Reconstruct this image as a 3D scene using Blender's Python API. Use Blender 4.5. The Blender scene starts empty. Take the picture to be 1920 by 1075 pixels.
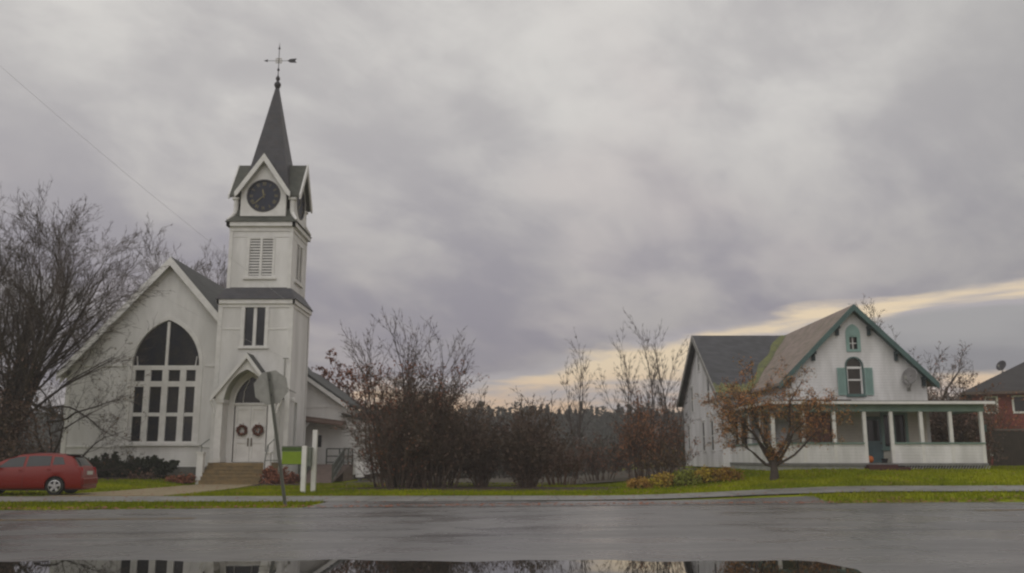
import bpy, bmesh, math, random
from mathutils import Vector, Matrix
from mathutils.geometry import tessellate_polygon
R = random.Random(7)
PI = math.pi
rad = math.radians
SC = bpy.context.scene
COL = SC.collection

# ------------------------------------------------------------------ camera
CAM_H = 1.3
FPX = 1700.0
PITCH = math.atan(322.5 / FPX)
cd = bpy.data.cameras.new('camera')
cam = bpy.data.objects.new('camera', cd)
COL.objects.link(cam)
cam.location = (0, 0, CAM_H)
cam.rotation_euler = (PI / 2 + PITCH, 0, 0)
cd.sensor_width = 36
cd.lens = FPX / 1920 * 36
cd.clip_end = 5000
cd.clip_start = 0.05
SC.camera = cam

# ------------------------------------------------------------------ world
SUN_EL, SUN_AZ = 48, 205      # sun lamp added behind the camera, a little left, to brighten the walls
w = bpy.data.worlds.new('World')
SC.world = w
w.use_nodes = True
nt = w.node_tree
nt.nodes.clear()
class NB:
    """tiny node builder"""
    def __init__(s, tree): s.t = tree
    def n(s, typ, **kw):
        nd = s.t.nodes.new(typ)
        for k, v in kw.items(): setattr(nd, k, v)
        return nd
    def put(s, sock, v):
        if hasattr(v, 'is_linked') or isinstance(v, bpy.types.NodeSocket): s.t.links.new(v, sock)
        else: sock.default_value = v
    def m(s, op, a, b=0.0, c=None, clamp=False):
        nd = s.n('ShaderNodeMath', operation=op, use_clamp=clamp)
        s.put(nd.inputs[0], a); s.put(nd.inputs[1], b)
        if c is not None: s.put(nd.inputs[2], c)
        return nd.outputs[0]
    def step(s, v, lo, hi, a=0.0, b=1.0):
        nd = s.n('ShaderNodeMapRange', interpolation_type='SMOOTHSTEP')
        s.put(nd.inputs['Value'], v)
        s.put(nd.inputs['From Min'], lo); s.put(nd.inputs['From Max'], hi)
        nd.inputs['To Min'].default_value = a; nd.inputs['To Max'].default_value = b
        return nd.outputs[0]
    def mix(s, f, a, b, mode='MIX'):
        nd = s.n('ShaderNodeMix', data_type='RGBA', blend_type=mode)
        s.put(nd.inputs[0], f)
        s.put(nd.inputs[6], a if not isinstance(a, tuple) else (*a, 1)); s.put(nd.inputs[7], b if not isinstance(b, tuple) else (*b, 1))
        return nd.outputs[2]
    def noise(s, vec, scale, detail=4, rough=0.55, dist=0.0, out=0):
        nd = s.n('ShaderNodeTexNoise')
        if vec is not None: s.t.links.new(vec, nd.inputs['Vector'])
        nd.inputs['Scale'].default_value = scale; nd.inputs['Detail'].default_value = detail
        nd.inputs['Roughness'].default_value = rough; nd.inputs['Distortion'].default_value = dist
        return nd.outputs[out]
    def comb(s, x, y, z):
        nd = s.n('ShaderNodeCombineXYZ')
        s.put(nd.inputs[0], x); s.put(nd.inputs[1], y); s.put(nd.inputs[2], z)
        return nd.outputs[0]
    def sep(s, v):
        nd = s.n('ShaderNodeSeparateXYZ'); s.t.links.new(v, nd.inputs[0]); return nd.outputs
B = NB(nt)
tc = B.n('ShaderNodeTexCoord')
X_, Y_, Z_ = B.sep(tc.outputs['Generated'])
hh = B.m('SQRT', B.m('ADD', B.m('MULTIPLY', X_, X_), B.m('MULTIPLY', Y_, Y_)))
v = B.m('DIVIDE', Z_, B.m('MAXIMUM', hh, 0.02))
u = B.m('DIVIDE', X_, B.m('MAXIMUM', hh, 0.02))
# the cloud deck, seen as a layer overhead
zc = B.m('ADD', B.m('MAXIMUM', Z_, 0.0), 0.38)
px = B.m('DIVIDE', X_, zc); py = B.m('DIVIDE', Y_, zc)
pv = B.comb(B.m('ADD', px, B.m('MULTIPLY', py, 0.35)), B.m('MULTIPLY', B.m('SUBTRACT', py, B.m('MULTIPLY', px, 0.6)), 1.15), 0.3)
n1 = B.noise(pv, 2.6, 8, 0.52, 0.5)
n2 = B.noise(pv, 8.0, 7, 0.6, 0.3)
n3 = B.noise(pv, 1.2, 3, 0.5, 0.3)
dk = B.m('ADD', B.m('ADD', B.m('MULTIPLY', n1, 0.6), B.m('MULTIPLY', n2, 0.22)), B.m('MULTIPLY', n3, 0.3))
dens = B.step(dk, 0.45, 0.70)
elev = B.step(v, 0.08, 0.46)
lo = B.mix(elev, (0.262, 0.242, 0.288), (0.48, 0.462, 0.46))
hi = B.mix(elev, (0.415, 0.385, 0.38), (0.68, 0.66, 0.63))
deck = B.mix(dens, lo, hi)
pk = B.noise(pv, 2.0, 4, 0.5)
deck = B.mix(B.step(pk, 0.5, 0.75, 0, 0.35), deck, (0.62, 0.55, 0.535))
deck = B.mix(B.step(u, 0.30, 0.56, 0, 0.30), deck, (0.24, 0.24, 0.24))
# the open band of evening sky low over the trees
gv = B.comb(B.m('MULTIPLY', u, 1.0), B.m('MULTIPLY', v, 5.5), Y_)
gn = B.noise(gv, 6.0, 6, 0.55, 0.4)
gn2 = B.noise(gv, 3.0, 5, 0.5, 0.2)
bound = B.m('ADD', B.m('ADD', 0.063, B.m('MULTIPLY', u, 0.155)), B.m('MULTIPLY', B.noise(gv, 4.5, 7, 0.6), 0.075))
gapc = B.mix(B.step(v, 0.05, 0.105), (0.88, 0.58, 0.35), (0.86, 0.69, 0.47))
wisp = B.step(gn, 0.40, 0.60)
gap = B.mix(wisp, gapc, (0.43, 0.40, 0.42))
c2 = B.m('MULTIPLY', B.step(u, 0.335, 0.40), B.m('MULTIPLY', B.step(B.m('SUBTRACT', v, B.m('ADD', 0.094, B.m('MULTIPLY', gn2, 0.085))), 0.004, -0.006), B.step(B.m('ADD', v, B.m('MULTIPLY', gn, 0.03)), 0.092, 0.102)))
gap = B.mix(c2, gap, B.mix(B.step(gn2, 0.35, 0.65), (0.245, 0.24, 0.265), (0.36, 0.35, 0.355)))
m = B.step(B.m('SUBTRACT', v, bound), -0.008, 0.010)
skyc = B.mix(m, gap, deck)
skyc = B.mix(B.step(v, -0.01, 0.0), (0.07, 0.07, 0.06), skyc)
sky = B.n('ShaderNodeTexSky', sky_type='NISHITA', sun_disc=False)
sky.sun_elevation = rad(SUN_EL); sky.sun_rotation = rad(SUN_AZ)
bg1 = B.n('ShaderNodeBackground'); bg1.inputs[1].default_value = 0.05
nt.links.new(sky.outputs[0], bg1.inputs[0])
bg2 = B.n('ShaderNodeBackground'); bg2.inputs[1].default_value = 1.0
nt.links.new(skyc, bg2.inputs[0])
mx = B.n('ShaderNodeMixShader'); mx.inputs[0].default_value = 0.93
nt.links.new(bg1.outputs[0], mx.inputs[1]); nt.links.new(bg2.outputs[0], mx.inputs[2])
wo = B.n('ShaderNodeOutputWorld'); nt.links.new(mx.outputs[0], wo.inputs[0])

sd = bpy.data.lights.new('sun', 'SUN'); sd.energy = 0.8; sd.angle = rad(80); sd.color = (1.0, 0.97, 0.92)
so = bpy.data.objects.new('sun', sd); COL.objects.link(so)
az = rad(SUN_AZ)
sv = Vector((math.sin(az) * math.cos(rad(SUN_EL)), math.cos(az) * math.cos(rad(SUN_EL)), math.sin(rad(SUN_EL))))
so.rotation_euler = sv.to_track_quat('Z', 'Y').to_euler()
so.location = (0, -10, 30)
SC.view_settings.view_transform = 'Standard'
SC.view_settings.look = 'None'
SC.view_settings.exposure = 0.12
SC.view_settings.gamma = 1
SC.cycles.filter_width = 2.3
SC.cycles.max_bounces = 6

# ------------------------------------------------------------------ materials
MATS = {}
def mat(name, col, rough=0.7, var=0.15, scale=3.0, col2=None, bump=0.0, bscale=30.0, metal=0.0, siding=0.0, rows=0.0, joints=0.0, spec=0.5, coat=0.0, stretch=None):
    if name in MATS: return MATS[name]
    m = bpy.data.materials.new(name); m.use_nodes = True
    t = m.node_tree; b = NB(t); p = t.nodes['Principled BSDF']
    geo = b.n('ShaderNodeNewGeometry').outputs['Position']
    vec = geo
    if stretch:
        mp = b.n('ShaderNodeMapping'); mp.inputs['Scale'].default_value = stretch
        t.links.new(geo, mp.inputs[0]); vec = mp.outputs[0]
    c2 = col2 or tuple(c * (1 - var * 2) for c in col)
    n = b.noise(vec, scale, 6, 0.6)
    c = b.mix(b.step(n, 0.35, 0.65), c2, col)
    n2 = b.noise(vec, scale * 9, 4, 0.6)
    c = b.mix(b.step(n2, 0.3, 0.7, 0, min(1, var * 2)), c, tuple(x * 0.72 for x in col))
    h = None
    x, y, z = b.sep(geo)
    if siding:
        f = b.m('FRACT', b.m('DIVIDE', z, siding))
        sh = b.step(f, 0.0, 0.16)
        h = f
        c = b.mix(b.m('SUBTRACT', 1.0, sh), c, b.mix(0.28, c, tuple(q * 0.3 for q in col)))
        # lap shadow painted as a dark line at the foot of each board
    if joints:
        jf = b.m('FRACT', b.m('DIVIDE', b.m('ADD', x, b.m('MULTIPLY', n, 0.05)), joints))
        c = b.mix(b.m('LESS_THAN', jf, 0.03), c, tuple(q * 0.3 for q in col))
    if rows:
        row = b.m('DIVIDE', z, rows)
        fr = b.m('FRACT', row)
        cell = b.comb(b.m('MULTIPLY', b.m('ADD', b.m('ADD', x, y), b.m('MULTIPLY', b.m('FLOOR', row), 0.37)), 3.0), b.m('FLOOR', row), 0.0)
        wn = b.n('ShaderNodeTexWhiteNoise', noise_dimensions='3D')
        fl = b.n('ShaderNodeVectorMath', operation='FLOOR'); t.links.new(cell, fl.inputs[0]); t.links.new(fl.outputs[0], wn.inputs['Vector'])
        c = b.mix(b.m('MULTIPLY', wn.outputs['Value'], 0.45), c, tuple(min(1, q * 1.7 + 0.01) for q in col))
        c = b.mix(b.step(fr, 0.14, 0.0, 0, 0.6), c, tuple(q * 0.4 for q in col))
        h = fr
    t.links.new(c, p.inputs['Base Color'])
    p.inputs['Roughness'].default_value = rough
    p.inputs['Metallic'].default_value = metal
    p.inputs['Specular IOR Level'].default_value = spec
    p.inputs['Coat Weight'].default_value = coat
    p.inputs['Coat Roughness'].default_value = 0.08
    if bump or h is not None:
        bn = b.n('ShaderNodeBump'); bn.inputs['Strength'].default_value = 0.6
        bn.inputs['Distance'].default_value = 0.02
        hn = b.m('MULTIPLY', b.noise(vec, bscale, 4, 0.6), bump if bump else 0.1)
        if h is not None: hn = b.m('ADD', hn, b.m('MULTIPLY', h, -1.0))
        t.links.new(hn, bn.inputs['Height']); t.links.new(bn.outputs[0], p.inputs['Normal'])
    MATS[name] = m
    return m

CLAP = mat('white_clapboard', (0.80, 0.79, 0.775), 0.6, 0.05, 0.6, col2=(0.60, 0.59, 0.57), siding=0.12, bump=0.2, stretch=(1, 1, 0.25))
CLAPH = mat('worn_white_clapboard', (0.80, 0.79, 0.79), 0.65, 0.07, 1.0, col2=(0.56, 0.555, 0.54), siding=0.13, bump=0.2, stretch=(1, 1, 0.25))
TRIM = mat('white_trim_paint', (0.78, 0.77, 0.75), 0.5, 0.05, 2.0, col2=(0.68, 0.67, 0.65), bump=0.1)
SLATE = mat('dark_slate', (0.036, 0.037, 0.045), 0.6, 0.2, 2.5, col2=(0.06, 0.053, 0.056), rows=0.16)
SLATEG = mat('mossy_dark_slate', (0.05, 0.055, 0.045), 0.7, 0.2, 2.0, col2=(0.09, 0.09, 0.07), rows=0.16)
NAVER = mat('dark_grey_shingles', (0.055, 0.058, 0.055), 0.75, 0.15, 1.2, rows=0.14)
GREYR = mat('grey_shingles', (0.062, 0.063, 0.07), 0.8, 0.1, 1.2, col2=(0.05, 0.052, 0.054), rows=0.14)
BROWNR = mat('faded_brown_shingles', (0.23, 0.18, 0.155), 0.85, 0.12, 1.0, col2=(0.18, 0.155, 0.115), rows=0.14)
MOSS = mat('yellow_green_moss', (0.19, 0.20, 0.07), 0.9, 0.25, 5.0, col2=(0.105, 0.115, 0.07), bump=1.0)
TEAL = mat('faded_teal_paint', (0.085, 0.155, 0.145), 0.6, 0.1, 1.5, col2=(0.065, 0.115, 0.11))
TEALM = mat('grey_teal_paint', (0.20, 0.29, 0.255), 0.6, 0.1, 1.5, col2=(0.15, 0.225, 0.20))
TEALL = mat('pale_teal_paint', (0.26, 0.40, 0.365), 0.6, 0.08, 1.5)
TEALD = mat('dark_teal_paint', (0.03, 0.055, 0.06), 0.6, 0.1, 1.5)
GLASS = mat('dark_window_glass', (0.014, 0.016, 0.02), 0.08, 0.2, 1.5, col2=(0.03, 0.032, 0.035))
STAIN = mat('dark_stained_glass', (0.018, 0.022, 0.034), 0.12, 0.4, 1.3, col2=(0.048, 0.046, 0.038), bump=0.6, bscale=14)
CREAM = mat('cream_porch_wall', (0.74, 0.71, 0.62), 0.7, 0.07, 1.0, siding=0.13)
WOOD = mat('weathered_step_wood', (0.27, 0.19, 0.09), 0.75, 0.2, 3.0, col2=(0.17, 0.13, 0.07), bump=0.4)
DARKWOOD = mat('dark_stained_wood', (0.045, 0.033, 0.024), 0.7, 0.2, 3.0)
RAILM = mat('grey_green_rail_paint', (0.10, 0.11, 0.095), 0.6, 0.15, 3.0)
BRICK = mat('red_brick', (0.20, 0.045, 0.035), 0.85, 0.25, 1.2, col2=(0.14, 0.04, 0.03), rows=0.09)
STONE = mat('grey_foundation_stone', (0.16, 0.155, 0.145), 0.85, 0.25, 2.5, bump=0.6)
GALV = mat('dull_aluminium', (0.33, 0.33, 0.30), 0.55, 0.1, 4.0, metal=0.35)
POSTM = mat('green_grey_steel', (0.15, 0.155, 0.13), 0.6, 0.12, 6.0, metal=0.2)
LIME = mat('lime_green_board', (0.22, 0.33, 0.005), 0.6, 0.08, 2.5)
DGREEN = mat('dark_green_board', (0.07, 0.13, 0.02), 0.6, 0.2, 9.0)
IRON = mat('dark_iron', (0.03, 0.028, 0.035), 0.5, 0.1, 4.0)
CLOCKF = mat('blue_black_clock_enamel', (0.012, 0.018, 0.045), 0.5, 0.2, 3.0)
GOLD = mat('tarnished_gold', (0.24, 0.21, 0.12), 0.45, 0.12, 4.0, metal=0.3)
BARK = mat('grey_brown_bark', (0.095, 0.075, 0.064), 0.9, 0.2, 3.0, bump=0.8)
BARKL = mat('pale_grey_twigs', (0.115, 0.095, 0.085), 0.9, 0.15, 3.0)
BARKR = mat('red_brown_twigs', (0.13, 0.07, 0.05), 0.9, 0.2, 3.0)
BARKD = mat('dark_bark', (0.062, 0.048, 0.041), 0.9, 0.2, 3.0, bump=0.8)
LRUST = mat('rust_leaves', (0.28, 0.10, 0.05), 0.8, 0.25, 1.5, col2=(0.16, 0.065, 0.042))
SHTW = mat('brown_shrub_stems', (0.12, 0.085, 0.065), 0.9, 0.2, 3.0)
LAPPLE = mat('apple_rust_and_olive_leaves', (0.50, 0.20, 0.07), 0.8, 0.2, 2.5, col2=(0.24, 0.18, 0.05))
LOLIVE = mat('olive_brown_leaves', (0.13, 0.095, 0.025), 0.8, 0.25, 2.0, col2=(0.16, 0.055, 0.02))
LORANGE = mat('orange_leaves', (0.36, 0.14, 0.05), 0.8, 0.2, 1.5, col2=(0.20, 0.08, 0.035))
LDARK = mat('dark_purple_brown_leaves', (0.15, 0.085, 0.062), 0.85, 0.2, 1.2, col2=(0.085, 0.07, 0.048))
LEVER = mat('dark_evergreen_needles', (0.022, 0.030, 0.016), 0.85, 0.2, 2.5, col2=(0.035, 0.045, 0.018))
LPINE = mat('distant_dark_foliage', (0.026, 0.032, 0.022), 0.95, 0.2, 0.05, col2=(0.045, 0.035, 0.026))
LGRY = mat('yellow_green_leaves', (0.24, 0.26, 0.03), 0.8, 0.2, 2.0, col2=(0.14, 0.17, 0.02))
LORYE = mat('orange_brown_leaves', (0.46, 0.26, 0.04), 0.8, 0.2, 2.0, col2=(0.2, 0.1, 0.03))
LYEL = mat('yellow_autumn_leaves', (0.48, 0.36, 0.03), 0.8, 0.25, 2.0, col2=(0.27, 0.12, 0.03))
ORNG = mat('pumpkin_skin', (0.62, 0.16, 0.03), 0.5, 0.1, 4.0)
STEMM = mat('dry_stem', (0.12, 0.11, 0.04), 0.9, 0.1, 4.0)
CONC = mat('damp_concrete', (0.24, 0.232, 0.215), 0.5, 0.15, 0.8, col2=(0.15, 0.145, 0.13), bump=0.5, joints=1.5)
SAND = mat('sandy_path', (0.30, 0.235, 0.14), 0.8, 0.12, 1.5, col2=(0.24, 0.19, 0.11), bump=0.5)
MULCH = mat('dark_red_mulch', (0.055, 0.028, 0.02), 0.95, 0.3, 4.0, bump=1.0)
WIRE = mat('grey_cable', (0.55, 0.55, 0.56), 0.6, 0.05)
RED = mat('red_car_paint', (0.19, 0.009, 0.004), 0.3, 0.03, 1.0, col2=(0.18, 0.009, 0.004), spec=0.3, coat=0.15)
PLAST = mat('black_plastic', (0.02, 0.02, 0.02), 0.45, 0.1)
TYRE = mat('tyre_rubber', (0.018, 0.018, 0.018), 0.8, 0.1)
ALLOY = mat('alloy_wheel', (0.45, 0.45, 0.46), 0.35, 0.05, metal=0.6)
LENSR = mat('red_lamp_lens', (0.35, 0.01, 0.02), 0.15, 0.05)
PLATE = mat('number_plate_white', (0.55, 0.58, 0.55), 0.4, 0.05)
WREATH = mat('brown_wreath', (0.16, 0.05, 0.025), 0.9, 0.3, 9.0, col2=(0.07, 0.03, 0.02), bump=1.0)
BRONZE = mat('bronze_handle', (0.12, 0.08, 0.04), 0.4, 0.1, metal=0.7)
CURT = mat('dark_red_brown_blind', (0.13, 0.05, 0.035), 0.8, 0.15, 2.0)

def grass_mat():
    m = bpy.data.materials.new('lawn_grass'); m.use_nodes = True
    t = m.node_tree; b = NB(t); p = t.nodes['Principled BSDF']
    g = b.n('ShaderNodeNewGeometry').outputs['Position']
    n1 = b.noise(g, 0.35, 5, 0.6); n2 = b.noise(g, 5.0, 5, 0.7); n3 = b.noise(g, 0.12, 3, 0.5)
    c = b.mix(b.step(n1, 0.35, 0.68), (0.16, 0.20, 0.002), (0.30, 0.32, 0.002))
    c = b.mix(b.step(n2, 0.4, 0.75, 0, 0.5), c, (0.09, 0.115, 0.005))
    c = b.mix(b.step(n3, 0.52, 0.7, 0, 0.5), c, (0.15, 0.125, 0.03))
    t.links.new(c, p.inputs['Base Color']); p.inputs['Roughness'].default_value = 0.9; p.inputs['Specular IOR Level'].default_value = 0.1
    bn = b.n('ShaderNodeBump'); bn.inputs['Strength'].default_value = 0.8; bn.inputs['Distance'].default_value = 0.05
    t.links.new(b.noise(g, 22, 4, 0.7), bn.inputs['Height']); t.links.new(bn.outputs[0], p.inputs['Normal'])
    return m
GRASS = grass_mat()
def asphalt_mat():
    m = bpy.data.materials.new('wet_asphalt'); m.use_nodes = True
    t = m.node_tree; b = NB(t); p = t.nodes['Principled BSDF']
    g = b.n('ShaderNodeNewGeometry').outputs['Position']
    x, y, z = b.sep(g)
    # coordinates along and across the road
    ac = b.m('SUBTRACT', y, b.m('MULTIPLY', x, 0.163))
    al = b.m('ADD', x, b.m('MULTIPLY', y, 0.163))
    sv_ = b.comb(b.m('MULTIPLY', al, 0.16), b.m('MULTIPLY', ac, 0.6), 0.0)
    wob = b.m('ADD', ac, b.m('MULTIPLY', b.noise(b.comb(b.m('MULTIPLY', al, 0.3), 0.0, 0.0), 1.0, 3), 0.8))
    n1 = b.noise(sv_, 1.3, 6, 0.6, 0.3); n2 = b.noise(g, 0.45, 5, 0.6, 0.2); n3 = b.noise(g, 30, 3, 0.7)
    def track(c0, w_):
        return b.m('MULTIPLY', b.step(b.m('ABSOLUTE', b.m('SUBTRACT', wob, c0)), w_, w_ * 0.3), 1.0)
    tr = b.m('MAXIMUM', b.m('MAXIMUM', track(18.2, 0.45), track(16.6, 0.4)), b.m('MAXIMUM', track(22.2, 0.35), track(23.6, 0.3)))
    c = b.mix(b.step(n1, 0.4, 0.62), (0.115, 0.11, 0.108), (0.165, 0.157, 0.153))
    c = b.mix(b.step(n3, 0.4, 0.7, 0, 0.35), c, (0.14, 0.135, 0.125))
    crk = b.n('ShaderNodeTexVoronoi', feature='DISTANCE_TO_EDGE'); crk.inputs['Scale'].default_value = 0.30; t.links.new(b.comb(b.m('ADD', x, b.m('MULTIPLY', n2, 2.0)), b.m('ADD', y, b.m('MULTIPLY', n1, 2.0)), 0.0), crk.inputs['Vector'])
    c = b.mix(b.m('MULTIPLY', b.m('MULTIPLY', tr, b.step(n2, 0.35, 0.55)), 0.6), c, (0.04, 0.038, 0.037))
    c = b.mix(b.step(crk.outputs['Distance'], 0.010, 0.003, 0, 0.35), c, (0.025, 0.025, 0.025))
    t.links.new(c, p.inputs['Base Color'])
    wet = b.step(b.m('ADD', b.m('MULTIPLY', n1, 0.5), b.m('MULTIPLY', n2, 0.5)), 0.40, 0.60)
    rr = b.m('SUBTRACT', 0.40, b.m('MULTIPLY', wet, 0.20))
    t.links.new(rr, p.inputs['Roughness'])
    p.inputs['Specular IOR Level'].default_value = 0.5
    bn = b.n('ShaderNodeBump'); bn.inputs['Strength'].default_value = 0.35; bn.inputs['Distance'].default_value = 0.01
    t.links.new(n3, bn.inputs['Height']); t.links.new(bn.outputs[0], p.inputs['Normal'])
    return m
ASPH = asphalt_mat()
def water_mat():
    m = bpy.data.materials.new('puddle_water'); m.use_nodes = True
    t = m.node_tree; b = NB(t); p = t.nodes['Principled BSDF']
    p.inputs['Base Color'].default_value = (0.02, 0.02, 0.018, 1); p.inputs['Roughness'].default_value = 0.012
    p.inputs['IOR'].default_value = 1.33
    g = b.n('ShaderNodeNewGeometry').outputs['Position']
    bn = b.n('ShaderNodeBump'); bn.inputs['Strength'].default_value = 0.02; bn.inputs['Distance'].default_value = 0.01
    t.links.new(b.noise(g, 3.0, 3, 0.5), bn.inputs['Height']); t.links.new(bn.outputs[0], p.inputs['Normal'])
    return m
WATER = water_mat()
def paint_mat():
    m = bpy.data.materials.new('worn_yellow_road_paint'); m.use_nodes = True
    t = m.node_tree; b = NB(t); p = t.nodes['Principled BSDF']
    g = b.n('ShaderNodeNewGeometry').outputs['Position']
    n = b.noise(g, 6, 5, 0.7)
    c = b.mix(b.step(n, 0.42, 0.58), (0.09, 0.08, 0.06), (0.30, 0.17, 0.03))
    t.links.new(c, p.inputs['Base Color']); p.inputs['Roughness'].default_value = 0.55
    return m
YPAINT = paint_mat()

# ------------------------------------------------------------------ mesh helpers
class MB:
    def __init__(s): s.v = []; s.f = []
    def quadv(s, *p):
        i = len(s.v); s.v.extend(p); s.f.append(tuple(range(i, i + len(p)))); return s
    def box(s, a, b, M=None):
        x0, y0, z0 = a; x1, y1, z1 = b
        x0, x1 = sorted((x0, x1)); y0, y1 = sorted((y0, y1)); z0, z1 = sorted((z0, z1))
        c = [(x0, y0, z0), (x1, y0, z0), (x1, y1, z0), (x0, y1, z0), (x0, y0, z1), (x1, y0, z1), (x1, y1, z1), (x0, y1, z1)]
        if M is not None: c = [M(*q) for q in c]
        i = len(s.v); s.v.extend(c)
        s.f += [(i, i + 3, i + 2, i + 1), (i + 4, i + 5, i + 6, i + 7), (i, i + 1, i + 5, i + 4), (i + 1, i + 2, i + 6, i + 5), (i + 2, i + 3, i + 7, i + 6), (i + 3, i, i + 4, i + 7)]
        return s
    def tube(s, pts, rs, n=6, cap=True):
        pts = [Vector(p) for p in pts]
        if not hasattr(rs, '__len__'): rs = [rs] * len(pts)
        base = len(s.v)
        for k, p in enumerate(pts):
            d = (pts[min(k + 1, len(pts) - 1)] - pts[max(k - 1, 0)])
            if d.length < 1e-9: d = Vector((0, 0, 1))
            d.normalize()
            a = Vector((1, 0, 0)) if abs(d.x) < 0.7 else Vector((0, 1, 0))
            e1 = d.cross(a).normalized(); e2 = d.cross(e1)
            for j in range(n):
                t = 2 * PI * j / n
                q = p + (e1 * math.cos(t) + e2 * math.sin(t)) * rs[k]
                s.v.append((q.x, q.y, q.z))
        for k in range(len(pts) - 1):
            for j in range(n):
                a0 = base + k * n + j; a1 = base + k * n + (j + 1) % n
                s.f.append((a0, a1, a1 + n, a0 + n))
        if cap and n > 3:
            s.f.append(tuple(base + j for j in range(n))[::-1]); s.f.append(tuple(base + (len(pts) - 1) * n + j for j in range(n)))
        return s
    def prism(s, poly, M, c0, c1, holes=()):
        """2-D outline (with holes) extruded from c0 to c1 through M(a, b, c)"""
        loops = [list(poly)] + [list(h) for h in holes]
        flat = [p for l in loops for p in l]
        tris = tessellate_polygon([[Vector((p[0], p[1], 0)) for p in l] for l in loops])
        i = len(s.v); n = len(flat)
        s.v.extend([tuple(M(a, b, c0)) for a, b in flat]); s.v.extend([tuple(M(a, b, c1)) for a, b in flat])
        for t in tris:
            s.f.append((i + t[0], i + t[1], i + t[2])); s.f.append((i + n + t[2], i + n + t[1], i + n + t[0]))
        o = 0
        for l in loops:
            for k in range(len(l)):
                a = i + o + k; b = i + o + (k + 1) % len(l)
                s.f.append((a, b, b + n, a + n))
            o += len(l)
        return s
    def lathe(s, prof, c, n=16, axis='z', cap=True):
        i = len(s.v)
        for r, h in prof:
            for j in range(n):
                t = 2 * PI * j / n
                if axis == 'z': q = (c[0] + r * math.cos(t), c[1] + r * math.sin(t), c[2] + h)
                else: q = (c[0] + r * math.cos(t), c[1] + h, c[2] + r * math.sin(t))
                s.v.append(q)
        for k in range(len(prof) - 1):
            for j in range(n):
                a = i + k * n + j; b = i + k * n + (j + 1) % n
                s.f.append((a, b, b + n, a + n))
        if cap: s.f.append(tuple(i + j for j in range(n))); s.f.append(tuple(i + (len(prof) - 1) * n + j for j in range(n))[::-1])
        return s
    def leaf(s, p, sz):
        a = Vector((R.uniform(-1, 1), R.uniform(-1, 1), R.uniform(-1, 1))).normalized()
        b = a.cross(Vector((R.uniform(-1, 1), R.uniform(-1, 1), R.uniform(-1, 1)))).normalized()
        p = Vector(p); a = a * sz; b = b * sz * 0.55
        s.quadv(tuple(p - a), tuple(p + b), tuple(p + a), tuple(p - b)); return s
    def build(s, name, material, parent=None, smooth=False, local=False, fix=True):
        me = bpy.data.meshes.new(name)
        vs = s.v
        if parent is not None and not local:
            o = parent; off = Vector((0, 0, 0))
            while o is not None: off += o.location; o = o.parent
            vs = [(q[0] - off.x, q[1] - off.y, q[2] - off.z) for q in s.v]
        me.from_pydata(vs, [], s.f)
        if fix and len(s.f) < 6000:
            bm = bmesh.new(); bm.from_mesh(me); bmesh.ops.recalc_face_normals(bm, faces=bm.faces); bm.to_mesh(me); bm.free()
        me.materials.append(material)
        if smooth:
            for p in me.polygons: p.use_smooth = True
        ob = bpy.data.objects.new(name, me); COL.objects.link(ob)
        if parent is not None: ob.parent = parent
        return ob
def tag(o, label=None, cat=None, group=None, kind=None):
    if label: o['label'] = label
    if cat: o['category'] = cat
    if group: o['group'] = group
    if kind: o['kind'] = kind
    return o
def thing(name, label, cat, loc, rz=0, group=None):
    o = bpy.data.objects.new(name, None); COL.objects.link(o)
    o.location = loc; o.rotation_euler = (0, 0, rz); o.empty_display_size = 0.2
    return tag(o, label, cat, group)
def rect(x0, z0, x1, z1): return [(x0, z0), (x1, z0), (x1, z1), (x0, z1)]
def F(o, u_, n_):
    """vertical frame: a along u_, b up, c out along n_"""
    def M(a, b, c): return (o[0] + u_[0] * a + n_[0] * c, o[1] + u_[1] * a + n_[1] * c, o[2] + b)
    return M
def front(y): return F((0, y, 0), (1, 0), (0, -1))      # a = world X, b = world Z, c towards the road
def gothic(cx, half, z0, zs, rise, n=12):
    """pointed-arch outline: straight sides z0..zs, then two arcs"""
    r = (half * half + rise * rise) / (2 * half)
    pts = [(cx - half, z0), (cx + half, z0)]
    for k in range(n + 1):
        z = rise * math.sin(PI / 2 * k / n)
        x = math.sqrt(max(0, r * r - z * z)) - (r - half)
        pts.append((cx + x, zs + z))
    for k in range(n - 1, -1, -1):
        z = rise * math.sin(PI / 2 * k / n)
        x = math.sqrt(max(0, r * r - z * z)) - (r - half)
        pts.append((cx - x, zs + z))
    return pts
def roundarch(cx, half, z0, zs, n=10):
    return [(cx - half, z0), (cx + half, z0)] + [(cx + half * math.cos(PI * k / n), zs + half * math.sin(PI * k / n)) for k in range(n + 1)]

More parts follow.
